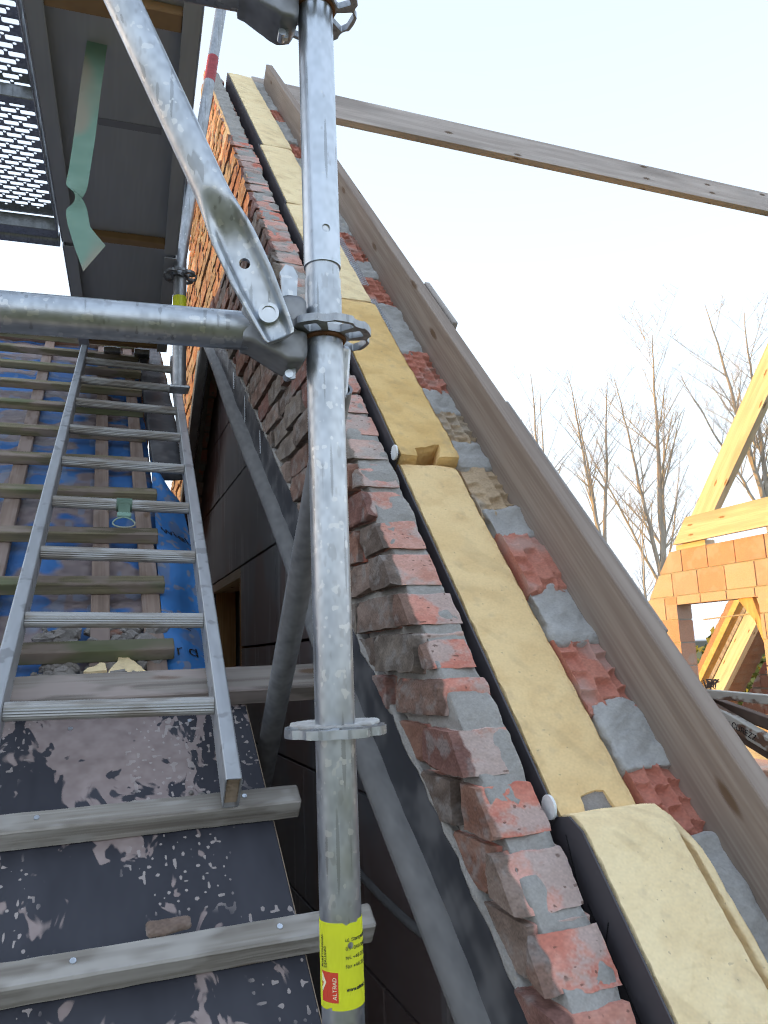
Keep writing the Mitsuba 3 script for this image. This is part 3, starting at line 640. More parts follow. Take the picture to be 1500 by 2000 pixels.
# diagonal brace with a flattened end
def brace(key, P0, P1, Lf, matname, face):
    """P0 flattened end, P1 far end; face: direction the flat faces"""
    a = unit(np.subtract(P1, P0)); f = unit(face - np.dot(face, a)*a); s = np.cross(f, a)
    LL = np.linalg.norm(np.subtract(P1, P0)); st_ = np.r_[-.022, -.018, np.linspace(0, Lf, 14), np.linspace(Lf+.01, Lf+.075, 8), Lf+.15, LL]
    n = 40; V = []; R = .0212
    for q in st_:
        u = min(max((q-Lf)/.075, 0), 1); u = u*u*(3-2*u)
        hw = (.0225+.0050*min(max(q, 0)/.06, 1))*(1-u)+R*u; hd_ = .0065*(1-u)+R*u
        if q < 0: hw *= .90 if q > -.02 else .80
        th = np.arange(n)/n*2*np.pi
        ct, sn = np.cos(th), np.sin(th); e_ = .55*(1-u)+1*u
        xx = hw*np.sign(ct)*abs(ct)**e_; yy_ = hd_*np.sign(sn)*abs(sn)**e_
        dish = (1-u)*.0105*(1-np.clip(abs(xx)/(hw*.74), 0, 1)**5)*(1 if q > -.02 else .5)
        lip = (1-u)*.004*np.clip((abs(xx)/hw-.70)/.30, 0, 1)
        yy_ = yy_ - np.where(sn > 0, dish-lip, dish*.6-lip)
        V.append(np.array(P0)+a*q + xx[:, None]*s + yy_[:, None]*f)
    V = np.vstack(V); F = []
    m_ = len(st_)
    for i in range(m_-1):
        for k_ in range(n): A, B = i*n+k_, i*n+(k_+1) % n; F += [[A, B, B+n], [A, B+n, A+n]]
    c0 = len(V); V = np.vstack([V, V[:n].mean(0), V[-n:].mean(0)])
    for k_ in range(n): F += [[c0, (k_+1) % n, k_], [c0+1, (m_-1)*n+k_, (m_-1)*n+(k_+1) % n]]
    t = trimesh.Trimesh(V, np.array(F), process=False); trimesh.repair.fix_normals(t)
    h = trimesh.creation.cylinder(.0068, .06, sections=20); M = np.eye(4); M[:3, 0], M[:3, 1], M[:3, 2] = s, a, f
    if np.linalg.det(M[:3, :3]) < 0: M[:3, 0] *= -1
    M2 = M.copy(); M2[:3, 3] = np.array(P0)+a*.081; h.apply_transform(M2)
    t = tm(man(t) - man(h)); part(key, 'tube', t, matname, smooth=30)
    rv = cat_([trimesh.creation.annulus(.0085, .0125, .009, sections=24), trimesh.creation.cylinder(.0086, .004, sections=24)])
    M3 = M.copy(); M3[:3, 3] = np.array(P0)+a*.012+f*.0005; rv.apply_transform(M3); part(key, 'rivet', rv, 'galv_clean', smooth=30)
br = thing('diagonal_brace', 'large galvanised diagonal brace with a flattened holed end bolted by the standard', 'scaffold brace', 'diagonal braces')
brace(br, (.1985, .868, .403), (-.115, .845, 1.073), .105, 'galv_worn', np.array([-.2, -1., -.1]))
br2 = thing('diagonal_brace', 'dark lower brace slanting down behind the near standard over the gap', 'scaffold brace', 'diagonal braces')
part(br2, 'tube', tube((.300, .935, .352), (.345, 1.68, -.26), .0212, 32), 'cast_steel', smooth=40)
part(br2, 'head', beam((.304, .925, .405), (.301, .940, .335), .020, .034, up=(0, 1, 0), c=.004), 'galv_worn')
# second standard and the ledger along the wall
st2 = thing('scaffold_standard', 'distant scaffold standard with a yellow sticker standing close to the lit bricks', 'scaffold pole', 'scaffold standards')
F2 = np.array([.277, 2.735, 0])
part(st2, 'tube', tube(F2+[0, 0, .975], F2+[0, 0, 2.3], .02415, 32), 'galv_dull', smooth=40)
part(st2, 'rosette', rosette(F2[0], F2[1], 1.412), 'cast_steel')
part(st2, 'sticker', trimesh.creation.annulus(.0243, .0247, .085, sections=32).apply_translation(F2+[0, 0, 1.285]), 'sticker_yellow', smooth=40)
part(st2, 'foot', cbox(.07, .07, .012, .003).apply_translation(F2+[0, 0, .97]), 'galv_dull')
br3 = thing('diagonal_brace', 'dark far brace with red tape leaning toward the top of the lit brick wall', 'scaffold brace', 'diagonal braces')
b0, b1 = np.array([.268, 2.715, 1.40]), np.array([.4204, 2.7165, 2.535]); bd = b1-b0
part(br3, 'tube', tube(b0, b1+bd*.35, .0212, 32), 'galv_dull', smooth=40)
part(br3, 'tape', tube(b0+bd*.745, b0+bd*.845, .0216, 32, .0003), 'red_tape', smooth=40)
# solid deck
DZ = 1.455
dka = unit(np.array([.051, 1.05, 0])); dkx = np.array([dka[1], -dka[0], 0])
def dkp(u, v, z=0.): return np.array([.0600, 2.62, DZ]) + dkx*u + dka*v + np.array([0, 0, z])
def dbox(u0, u1, v0, v1, z0, z1, c=.002):
    m = cbox(u1-u0, v1-v0, z1-z0, c); M = np.eye(4); M[:3, 0], M[:3, 1] = dkx, dka; M[:3, 3] = dkp((u0+u1)/2, (v0+v1)/2, (z0+z1)/2); m.apply_transform(M); return m
def deck(name, label, v0, v1, uu0=-.192, uu1=.197):
    k_ = thing(name, label, 'scaffold deck', 'scaffold decks')
    part(k_, 'panel', dbox(uu0+.004, uu1-.004, v0, v1, .030, .044), 'deck_ply', label='dark plywood underside')
    for (a, b) in ((uu0, uu0+.004), (uu1-.004, uu1)):
        part(k_, 'side_rail', dbox(a, b, v0, v1, -.004, .055), 'aluminium')
    for (a, b) in ((uu0+.004, uu0+.045), (uu1-.045, uu1-.004)):
        part(k_, 'rail_flange', dbox(a, b, v0, v1, -.003, .001, .001), 'deck_ply')
    return k_
dk = deck('scaffold_deck', 'dark plywood deck overhead with two brown cross bars and a hanging strap', -1.12, .045)
part(dk, 'cross_bar', dbox(-.147, .152, -1.040, -.985, .004, .029), 'deck_bar')
part(dk, 'cross_bar', dbox(-.147, .152, -.01, .030, .004, .029), 'deck_bar')
part(dk, 'maker_label', dbox(-.05, .12, -.60, -.57, .0285, .0298, .0003), 'deck_label')
part(dk, 'end_cap', dbox(.153, .193, .0455, .0495, -.003, .05), 'aluminium')
dk2 = deck('scaffold_deck', 'second plywood deck continuing behind the first down to the roof battens', .075, .98)
part(dk2, 'cross_bar', dbox(-.147, .152, .93, .965, .004, .029), 'deck_bar')
for (a, b) in ((-.085, -.01), (.05, .12)):
    part(dk2, 'hook', dbox(a, b, .975, 1.03, -.022, .004), 'galv_worn')
tr = thing('scaffold_transom', 'cross tube carrying the far ends of the decks beside the distant standard', 'scaffold tube')
part(tr, 'tube', tube(dkp(-.9, .055, .010), dkp(-.199, .055, .010), .02415, 32), 'galv_dull', smooth=40)
# perforated steel deck
pk = thing('perforated_deck', 'perforated steel deck plank with bright sky shining through its slots', 'scaffold deck', 'scaffold decks')
u0, u1, v0, v1 = -.510, -.202, -1.5, -.03
pp = sbox(u0, v0, u1, v1); hs = []
row = 0; v = v0+.03
while v < v1-.045:
    u = u0+.022 + (row % 2)*.024
    while u < u1-.030:
        hs.append(sbox(u, v, u+.030, v+.009).buffer(.004, 4)); hs.append(Point(u+.015, v+.0215).buffer(.0045, 6)); u += .048
    v += .027; row += 1
pp = pp.difference(unary_union(hs))
part(pk, 'sheet', cat_([plate(q, dkp(0, 0, .046), dkx, dka, .0015) for q in polys(pp)]), 'galv_dull')
for (a, b) in ((u0-.004, u0), (u1, u1+.004)): part(pk, 'side_rail', dbox(a, b, v0, v1+.02, -.01, .05), 'galv_worn')
part(pk, 'end_beam', dbox(u0, u1, v1, v1+.05, -.006, .042), 'galv_dull')
part(pk, 'cross_bar', dbox(u0, u1, -.66, -.63, .005, .044), 'galv_dull')
# hanging strap, twisted once
cl = np.array([(-.022, 1.75, 1.492), (-.034, 1.75, 1.36), (-.044, 1.75, 1.222), (-.052, 1.75, 1.14), (-.060, 1.75, 1.075), (-.060, 1.75, 1.055), (-.050, 1.75, .998), (-.034, 1.75, .945), (-.014, 1.75, .890)])
tt = np.linspace(0, 1, 60); kx = np.linspace(0, 1, len(cl)); cl = np.c_[[np.interp(tt, kx, cl[:, i]) for i in range(3)]].T
V = []
for i, q in enumerate(cl):
    tw = 1/(1+math.exp(-(cl[i, 2]-1.065)*-60))*math.pi*.98 + .15*math.sin(i*.2)
    w = .0235; V += [q+np.array([math.cos(tw), math.sin(tw), .15*math.cos(tw)])*w, q-np.array([math.cos(tw), math.sin(tw), .15*math.cos(tw)])*w]
V = np.array(V)
for i in range(46, 60): V[2*i+1, 2] += .060*(i-45)/14
F = np.array([[2*i, 2*i+1, 2*i+3, 2*i+2] for i in range(59)])
s_ = trimesh.Trimesh(V, np.vstack([F[:, [0, 1, 2]], F[:, [0, 2, 3]]]), process=False)
s2 = s_.copy(); s2.vertices = s2.vertices + s_.vertex_normals*.0012; s2.faces = s2.faces[:, ::-1]
solo('strap', cat_([s_, s2]), 'webbing', 'pale green twisted webbing strap hanging under the plywood deck', 'strap', smooth=True)

# ------------------------------------------------------------------ low roof on the left
HB = 1.0                                                 # top of the tile battens below the eye
def RP(x, t, h): return np.array([x, 0, 0]) + t*TL - h*NL
def rbar(x0, x1, t0, t1, h0, h1, c=.002):
    m = cbox(x1-x0, t1-t0, h1-h0, c); v = m.vertices.copy()
    m.vertices = RP((x0+x1)/2, (t0+t1)/2, (h0+h1)/2) + v[:, :1]*np.array(X) + v[:, 1:2]*TL + v[:, 2:]*NL; return m
roof = thing('low_roof', 'low roof with timber battens over a dusty blue membrane under the ladder', 'roof')
ridge_t = 4.21
tb = [1.445, 1.715, 1.975, 2.243, 2.495, 2.75, 3.02, 3.275, 3.54, 3.80, 4.06]
for i, t in enumerate(tb):
    m = rbar(-3.6, .172+rng.uniform(-.012, .012), t-.040, t, HB, HB+.030)
    rot_about(m, rng.uniform(-.004, .004), NL, RP(-.1, t, HB))
    part(roof, 'batten', m, 'wood_batten')
for x0, dx in ((.02, -.028), (-.22, -.03), (-.62, -.02), (-1.1, 0), (-1.6, 0), (.135, .03)):
    m = rbar(x0-.021, x0+.021, 1.28, ridge_t, HB+.031, HB+.052); v = m.vertices
    part(roof, 'counter_batten', m, 'wood_counter')
gx, gt = np.meshgrid(np.linspace(-3.6, .178, 240), np.linspace(1.2, ridge_t, 240), indexing='ij')
q = np.c_[gx.ravel(), gt.ravel(), 0*gx.ravel()]
sag = .018*(meshkit.fbm(q*[5, 7, 1], 4, 3)-.5) + .012*np.sin(gt.ravel()*2*np.pi/.262)*(meshkit.noise(q*[3, 3, 1], 5)) + .02*np.abs(meshkit.noise(q*[9, 2.5, 1], 8)-.5)
Vr = np.array([RP(a, b, HB+.064-s) for a, b, s in zip(gx.ravel(), gt.ravel(), sag)])
idx = np.arange(240*240).reshape(240, 240)
Fr = np.c_[idx[:-1, :-1].ravel(), idx[1:, :-1].ravel(), idx[1:, 1:].ravel(), idx[:-1, 1:].ravel()]
part(roof, 'underlay', trimesh.Trimesh(Vr, np.vstack([Fr[:, [0, 1, 2]], Fr[:, [0, 2, 3]]]), process=False), 'membrane_blue', smooth=True)
part(roof, 'edge_upstand', rough(rbar(.180, .288, 2.44, ridge_t, HB+.004, HB+.060, .004), .04, .006, 9, 1, seed=4), 'epdm', smooth=40)
part(roof, 'boarding', rbar(-3.6, .178, -1.0, ridge_t, HB+.09, HB+.11), 'ply_edge')
# far slope and ridge
rp = RP(0, ridge_t, HB+.02)
fsl = Polygon([(rp[1], rp[2]), (rp[1]+.02, rp[2]), (rp[1]+2.6, rp[2]-1.95), (rp[1]+2.6, rp[2]-2.05), (rp[1], rp[2]-.10)])
part(roof, 'far_slope', extr_x(fsl, -3.6, .28), 'tile_brown')
for i in range(12):
    c_ = trimesh.creation.cylinder(.10, .33, sections=20); rot_about(c_, math.pi/2, Y, (0, 0, 0)); c_.apply_translation((-3.4+i*.32, rp[1]+.01, rp[2]-.015))
    part(roof, 'ridge_tile', c_, 'tile_brown', smooth=40)
gable = Polygon([(rp[1]+2.5, rp[2]-1.95), (rp[1], rp[2]-.13), (-.9, -1.97), (-.9, -6), (rp[1]+2.5, -6)])
part(roof, 'side_wall', extr_x(gable, .05, .12), 'earth_wall')
# loose blue flap along the roof edge
na, nb_ = 14, 90
ts_ = np.linspace(1.36, 2.62, nb_); V = []
for j, t in enumerate(ts_):
    f_ = (t-1.36)/(2.62-1.36)
    xl, xr = .150+.030*f_, .150+.030*f_ + .118*max(0, 1-f_**3.5)+.008
    for i in range(na):
        s = i/(na-1); x = xl+(xr-xl)*s
        h = HB+.040+.045*s**1.6 - .012*math.sin(t*13+s*3) - .02*(meshkit.noise(np.array([x*20, t*7, 0.]), 4)-.5)
        V.append(RP(x, t, h))
idx = np.arange(na*nb_).reshape(nb_, na); F = np.c_[idx[:-1, :-1].ravel(), idx[:-1, 1:].ravel(), idx[1:, 1:].ravel(), idx[1:, :-1].ravel()]
flap = trimesh.Trimesh(np.array(V), np.vstack([F[:, [0, 1, 2]], F[:, [0, 2, 3]]]), process=False)
fk = thing('membrane_flap', 'loose bright blue membrane edge with black lettering hanging beside the ladder', 'membrane')
part(fk, 'sheet', flap, 'membrane_flap', smooth=True)
def flap_text(s, h, t, x, tilt):
    m = meshkit.text_mesh(s, h, .0002); v = m.vertices.copy(); ca, sa = math.cos(tilt), math.sin(tilt)
    a, b = x + v[:, 0]*ca - v[:, 1]*sa, t + v[:, 0]*sa + v[:, 1]*ca
    out = []
    for xx_, t_ in zip(a, b):
        f_ = (t_-1.36)/(2.62-1.36); xl = .150+.030*f_; xr = xl+.118*max(0, 1-f_**3.5)+.008; s2_ = min(max((xx_-xl)/(xr-xl), 0), 1)
        h_ = HB+.040+.045*s2_**1.6 - .012*math.sin(t_*13+s2_*3) - .02*(meshkit.noise(np.array([xx_*20, t_*7, 0.]), 4)-.5)
        out.append(RP(xx_, t_, h_-.0022))
    m.vertices = np.array(out); return m
part(fk, 'lettering', cat_([flap_text('wiel', .034, 2.02, .185, .30), flap_text('<', .028, 1.545, .20, -.1), flap_text('r d v', .030, 1.43, .178, .05)]), 'ink')
# rubble at the foot of the roof
rk = thing('rubble', 'brick crumbs and yellow foam scraps lying below the lowest roof batten', 'rubble', kind='stuff')
ms = []
for i in range(190):
    s = rng.uniform(.004, .016)*(1 if rng.random() < .85 else 2)
    e_ = trimesh.creation.icosphere(1, s); e_.vertices *= rng.uniform(.5, 1.2, 3); e_.vertices += rng.normal(0, s*.15, e_.vertices.shape)
    if rng.random() < .6: x, t = rng.uniform(-.11, .15), rng.uniform(1.335, 1.415)
    else: x, t = rng.uniform(-.10, .15), rng.uniform(1.46, 1.56)
    e_.apply_translation(RP(x, t, HB+.046-s*.3)); ms.append(e_)
scene[rk] = ply(cat_(ms), 'rubble')
def chunk(name, label, cat, x, t, h, size, matname, seed, rot=0):
    m = cbox(*size, .004); m = rough(m, min(size)*.25, min(size)*.22, 1/min(size)*.8, 1, seed=seed)
    v = m.vertices.copy(); ca, sa = math.cos(rot), math.sin(rot); v = np.c_[v[:, 0]*ca-v[:, 1]*sa, v[:, 0]*sa+v[:, 1]*ca, v[:, 2]]
    m.vertices = RP(x, t, h) + v[:, :1]*np.array(X) + v[:, 1:2]*TL + v[:, 2:]*NL
    solo(name, m, matname, label, cat, smooth=40)
def flake(label, pts, h, matname):
    m = extr(Polygon(pts), .012); m = rough(m, .006, .003, 70, 1, seed=len(pts)); v = m.vertices
    m.vertices = np.array([RP(a, b, h-c_) for a, b, c_ in v]); solo('foam_scrap', m, matname, label, 'foam scrap', smooth=40)
flake('jagged yellow foam scrap leaning on the wide plank under the ladder', [(.030, 1.325), (.118, 1.325), (.095, 1.365), (.070, 1.400), (.058, 1.408), (.052, 1.375), (.040, 1.355)], HB+.03, 'foam_pale')
flake('smaller yellow foam scrap left of the jagged one under the ladder', [(-.012, 1.325), (.034, 1.327), (.030, 1.352), (.018, 1.356), (.008, 1.342), (-.004, 1.340)], HB+.028, 'foam_pale')
chunk('brick_chip', 'small red brick chip on the dusty membrane under the fourth rung', 'brick chip', .052, 1.525, HB+.04, (.034, .022, .012), 'brick_2', 3, .3)

# plywood walkway and its cleats
pw = thing('plywood_sheet', 'black film faced plywood sheet splashed with pinkish dried mortar', 'plywood sheet')
part(pw, 'panel', rbar(-1.6, .300, .05, 1.318, HB+.0306, HB+.0486, .001), 'ply_film')
part(pw, 'edge', rbar(.3004, .3016, .05, 1.318, HB+.0312, HB+.048, .0003), 'ply_edge', label='raw wooden edge')
def screw(parent, x, t, h):
    s = trimesh.creation.cylinder(.0042, .003, sections=12); v = s.vertices.copy(); s.vertices = RP(x, t, h) + v[:, :1]*np.array(X) + v[:, 1:2]*TL + v[:, 2:]*NL
    part(parent, 'screw', s, 'galv_clean')
def cleat(label, x0, x1, t0, t1, th, matname, skew=0., screws=()):
    k_ = thing('timber_cleat', label, 'timber batten', 'timbers across the walkway')
    m = rough(rbar(x0, x1, t0, t1, HB+.030-th, HB+.030, .003), .014, .0012, 40, 0, seed=int(t0*100)); rot_about(m, skew, NL, RP(.1, t0, HB))
    part(k_, 'bar', m, matname, smooth=30)
    for x in screws: screw(k_, x, (t0+t1)/2+.003+(x-.1)*skew, HB+.0295-th)
    return k_
cleat('wide brown plank across the top of the black plywood sheet', -.70, .492, 1.242, 1.322, .038, 'wood_plank', 0, ())
cleat('grey timber cleat across the middle of the black plywood sheet', -.9, .345, .936, .976, .040, 'wood_grey', 0., (-.07, .25))
cleat('grey timber cleat with a brick chip on it, nearest to the yellow sticker', -.9, .402, .688, .727, .040, 'wood_grey', 0., (-.01, .262))
screw(pw, -.03, 1.205, HB+.030); screw(pw, .185, 1.205, HB+.030)
chunk('brick_chip', 'flat reddish brick chip lying on the lowest timber cleat', 'brick chip', .112, .738, HB-.012, (.060, .020, .014), 'brick_1', 8, .05)
ms = []
for i in range(230):
    s = rng.uniform(.0025, .008)
    x = rng.uniform(-.2, .33)
    t = .979+abs(rng.normal(0, .011)) if i < 150 else .730+abs(rng.normal(0, .007))
    e_ = trimesh.creation.icosphere(1, s); e_.vertices *= rng.uniform(.5, 1.3, 3); e_.apply_translation(RP(x, t, HB+.0306-s*.4)); ms.append(e_)
dk_ = thing('mortar_grit', 'pinkish grey mortar grit piled against the upper sides of the timber cleats', 'grit', kind='stuff')
scene[dk_] = ply(cat_(ms), 'rubble')

# ladder
ladk = thing('ladder', 'worn aluminium ladder lying up the battened roof', 'ladder')
LA = np.array([-.1308, 1.4726, -.0709]); laz, lel = rad(2.639), rad(36.295)
Ld = np.array([math.sin(laz)*math.cos(lel), math.cos(laz)*math.cos(lel), math.sin(lel)])
Lw = np.array([math.cos(-.0357)*math.cos(.0139), -math.sin(-.0357)*math.cos(.0139), math.sin(.0139)]); Lw = unit(Lw-np.dot(Lw, Ld)*Ld)
Ln = np.cross(Lw, Ld)
WID = .343
def lp(u, v, w=0.): return LA + Lw*u + Ld*v + Ln*w
def lbox(u0, u1, v0, v1, w0, w1, c=.002):
    m = cbox(u1-u0, v1-v0, w1-w0, c); M = np.eye(4); M[:3, 0], M[:3, 1], M[:3, 2] = Lw, Ld, Ln; M[:3, 3] = lp((u0+u1)/2, (v0+v1)/2, (w0+w1)/2); m.apply_transform(M); return m
def rail(u0, u1, v0, v1):
    o = sbox(u0, -.042, u1, .020).buffer(-.004).buffer(.004).difference(sbox(u0+.002, -.040, u1-.002, .018))
    m = extr(o, v1-v0); v = m.vertices; m.vertices = LA + v[:, :1]*Lw + v[:, 1:2]*Ln + (v[:, 2:]+v0)*Ld; return m
part(ladk, 'rail', rail(-.030, -.003, -.205, 2.42), 'aluminium', smooth=40)
part(ladk, 'rail', rail(WID+.003, WID+.030, -.205, 2.40), 'aluminium', smooth=40)
pl = lbox(WID+.0055, WID+.0275, -.200, -.14, -.0395, .0175); part(ladk, 'end_plug', rough(pl, .006, .002, 90, 1, seed=3), 'ply_edge', label='brown crumbly filling in the open rail end')
pf = []
for i in range(40):
    a = i/40*2*math.pi; r = .0155 + (.0009 if (i % 2) else -.0004)
    pf.append((r*math.cos(a)*1.05, r*math.sin(a)*.95))
pf = Polygon(pf)
for k_ in range(0, 9):
    m = extr(pf, WID+.004); v = m.vertices; m.vertices = lp(0, k_*.28) + (v[:, 2:]-.002)*Lw + v[:, :1]*Ld + v[:, 1:2]*Ln
    part(ladk, 'rung', m, 'aluminium_rung')
ck = thing('buckle_strap', 'faded green strap with a wire loop wrapped round a ladder rung', 'strap')
cpos = lp(.176, .84)
m = trimesh.creation.annulus(.0168, .0186, .040, sections=24); M = np.eye(4); M[:3, 2], M[:3, 0], M[:3, 1] = Lw, Ld, Ln; M[:3, 3] = cpos; m.apply_transform(M); part(ck, 'wrap', m, 'webbing_dark', smooth=40)
hd_ = unit(-Ld*.75 - np.array([0, 0, .65])); hn = np.cross(Lw, -hd_)
def hang(m, off):
    M = np.eye(4); M[:3, 0], M[:3, 1], M[:3, 2] = Lw, -hd_, hn; M[:3, 3] = cpos + Ln*.015 + hd_*off; m.apply_transform(M); return m
part(ck, 'tail', hang(cbox(.030, .036, .004, .001), .030), 'webbing_dark')
part(ck, 'buckle', hang(cbox(.036, .014, .009, .002), .052), 'webbing')
lo = [cpos + Ln*.015 + hd_*(.060+.017*(1-math.cos(a))) + Lw*.027*math.sin(a)*(1-.25*math.cos(a)) for a in np.linspace(0, 2*math.pi, 25)]
part(ck, 'loop', path_tube(lo, .0022, 8), 'webbing', smooth=True)
# loose cable in the gap
solo('cable', path_tube([(.618, 2.05, -.47), (.585, 1.80, -.474), (.566, 1.70, -.474), (.562, 1.57, -.482), (.558, 1.41, -.486), (.55, 1.30, -.478), (.53, 1.20, -.47)], .0085, 10), 'flashing_grey', 'thin grey cable sagging below the flashing strip beside the yellow sticker', 'cable', smooth=True)

# ------------------------------------------------------------------ farther gable on the right
XH = 4.6
fg = thing('block_gable', 'sunlit orange clay block gable with a window opening right of the rafter', 'wall')
rz = lambda y: .75-1.2*(y-5.22)
ext = Polygon([(5.14, .75), (2.6, .75), (2.6, -6), (7.9, -6), (7.9, rz(7.9)), (5.22, .75)])
win = sbox(4.345, -.9, 5.20, .30)
shape = ext.difference(win)
cols = ['clay_a', 'clay_a', 'clay_b', 'clay_c', 'clay_a']
rows = [(.573, .745, 5.085, .288, {1: 'clay_b', 2: 'clay_b'}), (.377, .563, 5.225, .295, {}), (.303, .367, 5.195, .275, {}), (.115, .360, 5.33, .0, {})]
def blocks(z0, z1, ystart, pitch, over=None, ymin=2.6, ymax=7.9):
    y = ystart; ys_ = []
    while y > ymin: ys_.append((y-pitch, y)); y -= pitch
    y = ystart
    while y < ymax: ys_.append((y, y+pitch)); y += pitch
    for (a, b) in sorted(ys_, reverse=True):
        for g_ in polys(sbox(a+.005, z0, b-.005, z1).intersection(over if over is not None else shape)):
            if g_.area < 8e-4: continue
            yield g_
for r_, (z0, z1, y0, pt) in enumerate([(.573, .748, 5.085, .288), (.377, .563, 5.225, .295), (.303, .367, 5.195, .275)]):
    over = shape if r_ < 2 else shape.intersection(sbox(2.6, .303, 5.34, .367))
    for i, g_ in enumerate(blocks(z0, z1, y0, pt, over)):
        yc = g_.centroid.y
        mt = 'clay_b' if r_ == 0 and 4.5 < yc < 5.05 else cols[int(rng.integers(0, 5))]
        part(fg, 'block', extr_x(g_.buffer(-.002).buffer(.002), XH-rng.uniform(0, .004), XH+.15), mt)
z1 = .367
for r_ in range(8):
    z0 = z1-.19
    over = shape.difference(sbox(2.6, .303, 5.34, .40))
    for g_ in blocks(z0+.005, z1-.005, 5.34+(r_ % 2)*.13, .29, over):
        part(fg, 'block', extr_x(g_, XH-rng.uniform(0, .004), XH+.15), cols[int(rng.integers(0, 5))])
    z1 = z0
part(fg, 'mortar_bed', extr_x(shape.buffer(-.006), XH+.008, XH+.145), 'mortar_pale')
tbm = extr_x(Polygon([(5.12, .795), (4.94, 1.0), (2.8, 1.0), (2.8, .795)]), XH-.045, XH-.002)
solo('tie_beam', tbm, 'wood_fresh_y', 'sunlit horizontal timber tie above the orange block gable', 'beam')
solo('fresh_rafter', extr_x(Polygon([(5.09, .80), (4.93, 1.005), (3.3, 2.90), (3.14, 2.77), (4.68, 1.0), (4.85, .80)]), XH+.002, XH+.065), 'wood_fresh_s', 'sunlit steep timber rafter rising out of the right picture edge', 'rafter')
solo('sole_plate', cbox(.10, .34, .045, .003).apply_translation((XH+.05, 4.97, .772)), 'wood_fresh_y', 'short timber block under the end of the sunlit tie beam', 'timber block')
# pieces seen through and beside its window
XF = 7.5
sl_d = unit(np.array([0, .72, -.86]))
fw = thing('far_block_wall', 'distant reddish block wall with white patches right of the window opening', 'wall')
rak = Polygon([(7.15, .75), (9.5, -2.15), (9.5, -6), (4.2, -6), (4.2, .75)])
z1 = .75
for r_ in range(12):
    for g_ in blocks(z1-.166, z1-.011, 7.0+(r_ % 2)*.16, .32, rak, 5.5, 9.5):
        part(fw, 'block', extr_x(g_, XF+.95-rng.uniform(0, .006), XF+1.1), 'clay_far' if rng.random() < .6 else 'clay_rib')
    z1 -= .177
part(fw, 'mortar_bed', extr_x(rak.buffer(-.006), XF+.965, XF+1.09), 'mortar_pale')
def far_bar(p0, p1, w, x0, x1):
    a = np.array(p0); b = np.array(p1); d = unit(b-a); n = np.array([-d[1], d[0]])*w/2
    return extr_x(Polygon([a-n, b-n, b+n, a+n]), x0, x1)
solo('far_rafter', far_bar((6.75, .80), (8.25, -1.05), .20, XF-.03, XF+.055), 'wood_fresh_s', 'pale distant rafter under the tiled roof edge beyond the window opening', 'rafter')
solo('far_insulation', far_bar((6.98, .92), (8.45, -.86), .075, XF-.06, XF+.06), 'foam_aged', 'bright yellow strip of insulation along the distant roof edge', 'insulation')
solo('far_lath', far_bar((6.90, .82), (8.36, -.96), .05, XF-.035, XF+.04), 'wood_rafter_far', 'dark batten between the yellow strip and the pale distant rafter', 'batten')
ft = thing('far_tiled_roof', 'distant brown tiled roof edge with a wavy verge behind the window opening', 'roof')
for i in range(16):
    c_ = np.array([7.02, 1.0]) + (np.array([8.55, -.86])-np.array([7.02, 1.0]))*(i/15); d = unit(np.array([1.53, -1.86])); n = np.array([.772, .635])
    q = [c_-d*.085-n*.02, c_+d*.085-n*.045, c_+d*.085+n*.035, c_-d*.02+n*.045, c_-d*.085+n*.03]
    part(ft, 'tile', extr_x(Polygon(q).convex_hull.buffer(.008), XF-.04, XF+.9), 'tile_brown')
solo('prop_board', extr_x(Polygon([(4.42, .30), (4.56, .30), (4.42, .12), (4.36, -.05), (4.35, -.15), (4.33, .0)]), XH+.02, XH+.06), 'wood_fresh_z', 'pale offcut board leaning in the corner of the window opening', 'board')
solo('branch_stick', path_tube([(4.7, 5.02, .165), (4.68, 4.72, .175), (4.69, 4.40, .185)], .006, 6), 'bark', 'thin stick lying across the upper corner of the window opening', 'stick')
# rusty steel frame
sf = thing('steel_trestle', 'rusty steel trestle with flaking white paint and black letters behind the rafter', 'trestle')
part(sf, 'bar', beam((1.80, 2.05, -.160), (1.80, 1.25, -.190), .025, .026), 'steel_flaking', label='upper bar with flaking white paint')
part(sf, 'bar', beam((1.83, 2.02, -.178), (1.83, 1.66, -.262), .03, .034), 'steel_rusty', label='dark brown rusty bar')
lw0, lw1 = np.array([1.79, 2.00, -.178]), np.array([1.79, 1.30, -.46])
part(sf, 'bar', beam(lw0, lw1, .03, .040), 'steel_flaking', label='slanted bar with painted black letters')
part(sf, 'bar', beam((1.815, 1.95, -.235), (1.815, 1.30, -.50), .03, .034), 'steel_rusty')
dl = unit(lw1-lw0)
part(sf, 'lettering', text_on('5 × CUREZZ', .017, lw0+dl*.135+np.array([-.0156, 0, -.010]), dl, np.cross(np.array([-1., 0, 0]), dl), .0006), 'ink')
cr_ = []
for i in range(16):
    a = rng.uniform(0, 6); o = np.array([1.80, 1.93+rng.normal(0, .012), -.142+rng.uniform(0, .01)])
    cr_.append(path_tube([o, o+np.array([0, .02*math.cos(a), .012*math.sin(a)]), o+np.array([.01, .035*math.cos(a+.4), .012])], .0022, 5))
solo('binding_wire', cat_(cr_), 'steel_rusty', 'tangle of rusty binding wire on top of the steel trestle', 'wire')
solo('low_block_wall', cbox(.14, 2.6, 5.48, .004).apply_translation((2.6, 2.2, -3.26)), 'clay_b', 'low stretch of red block wall in the lower right behind the rafter', 'wall')

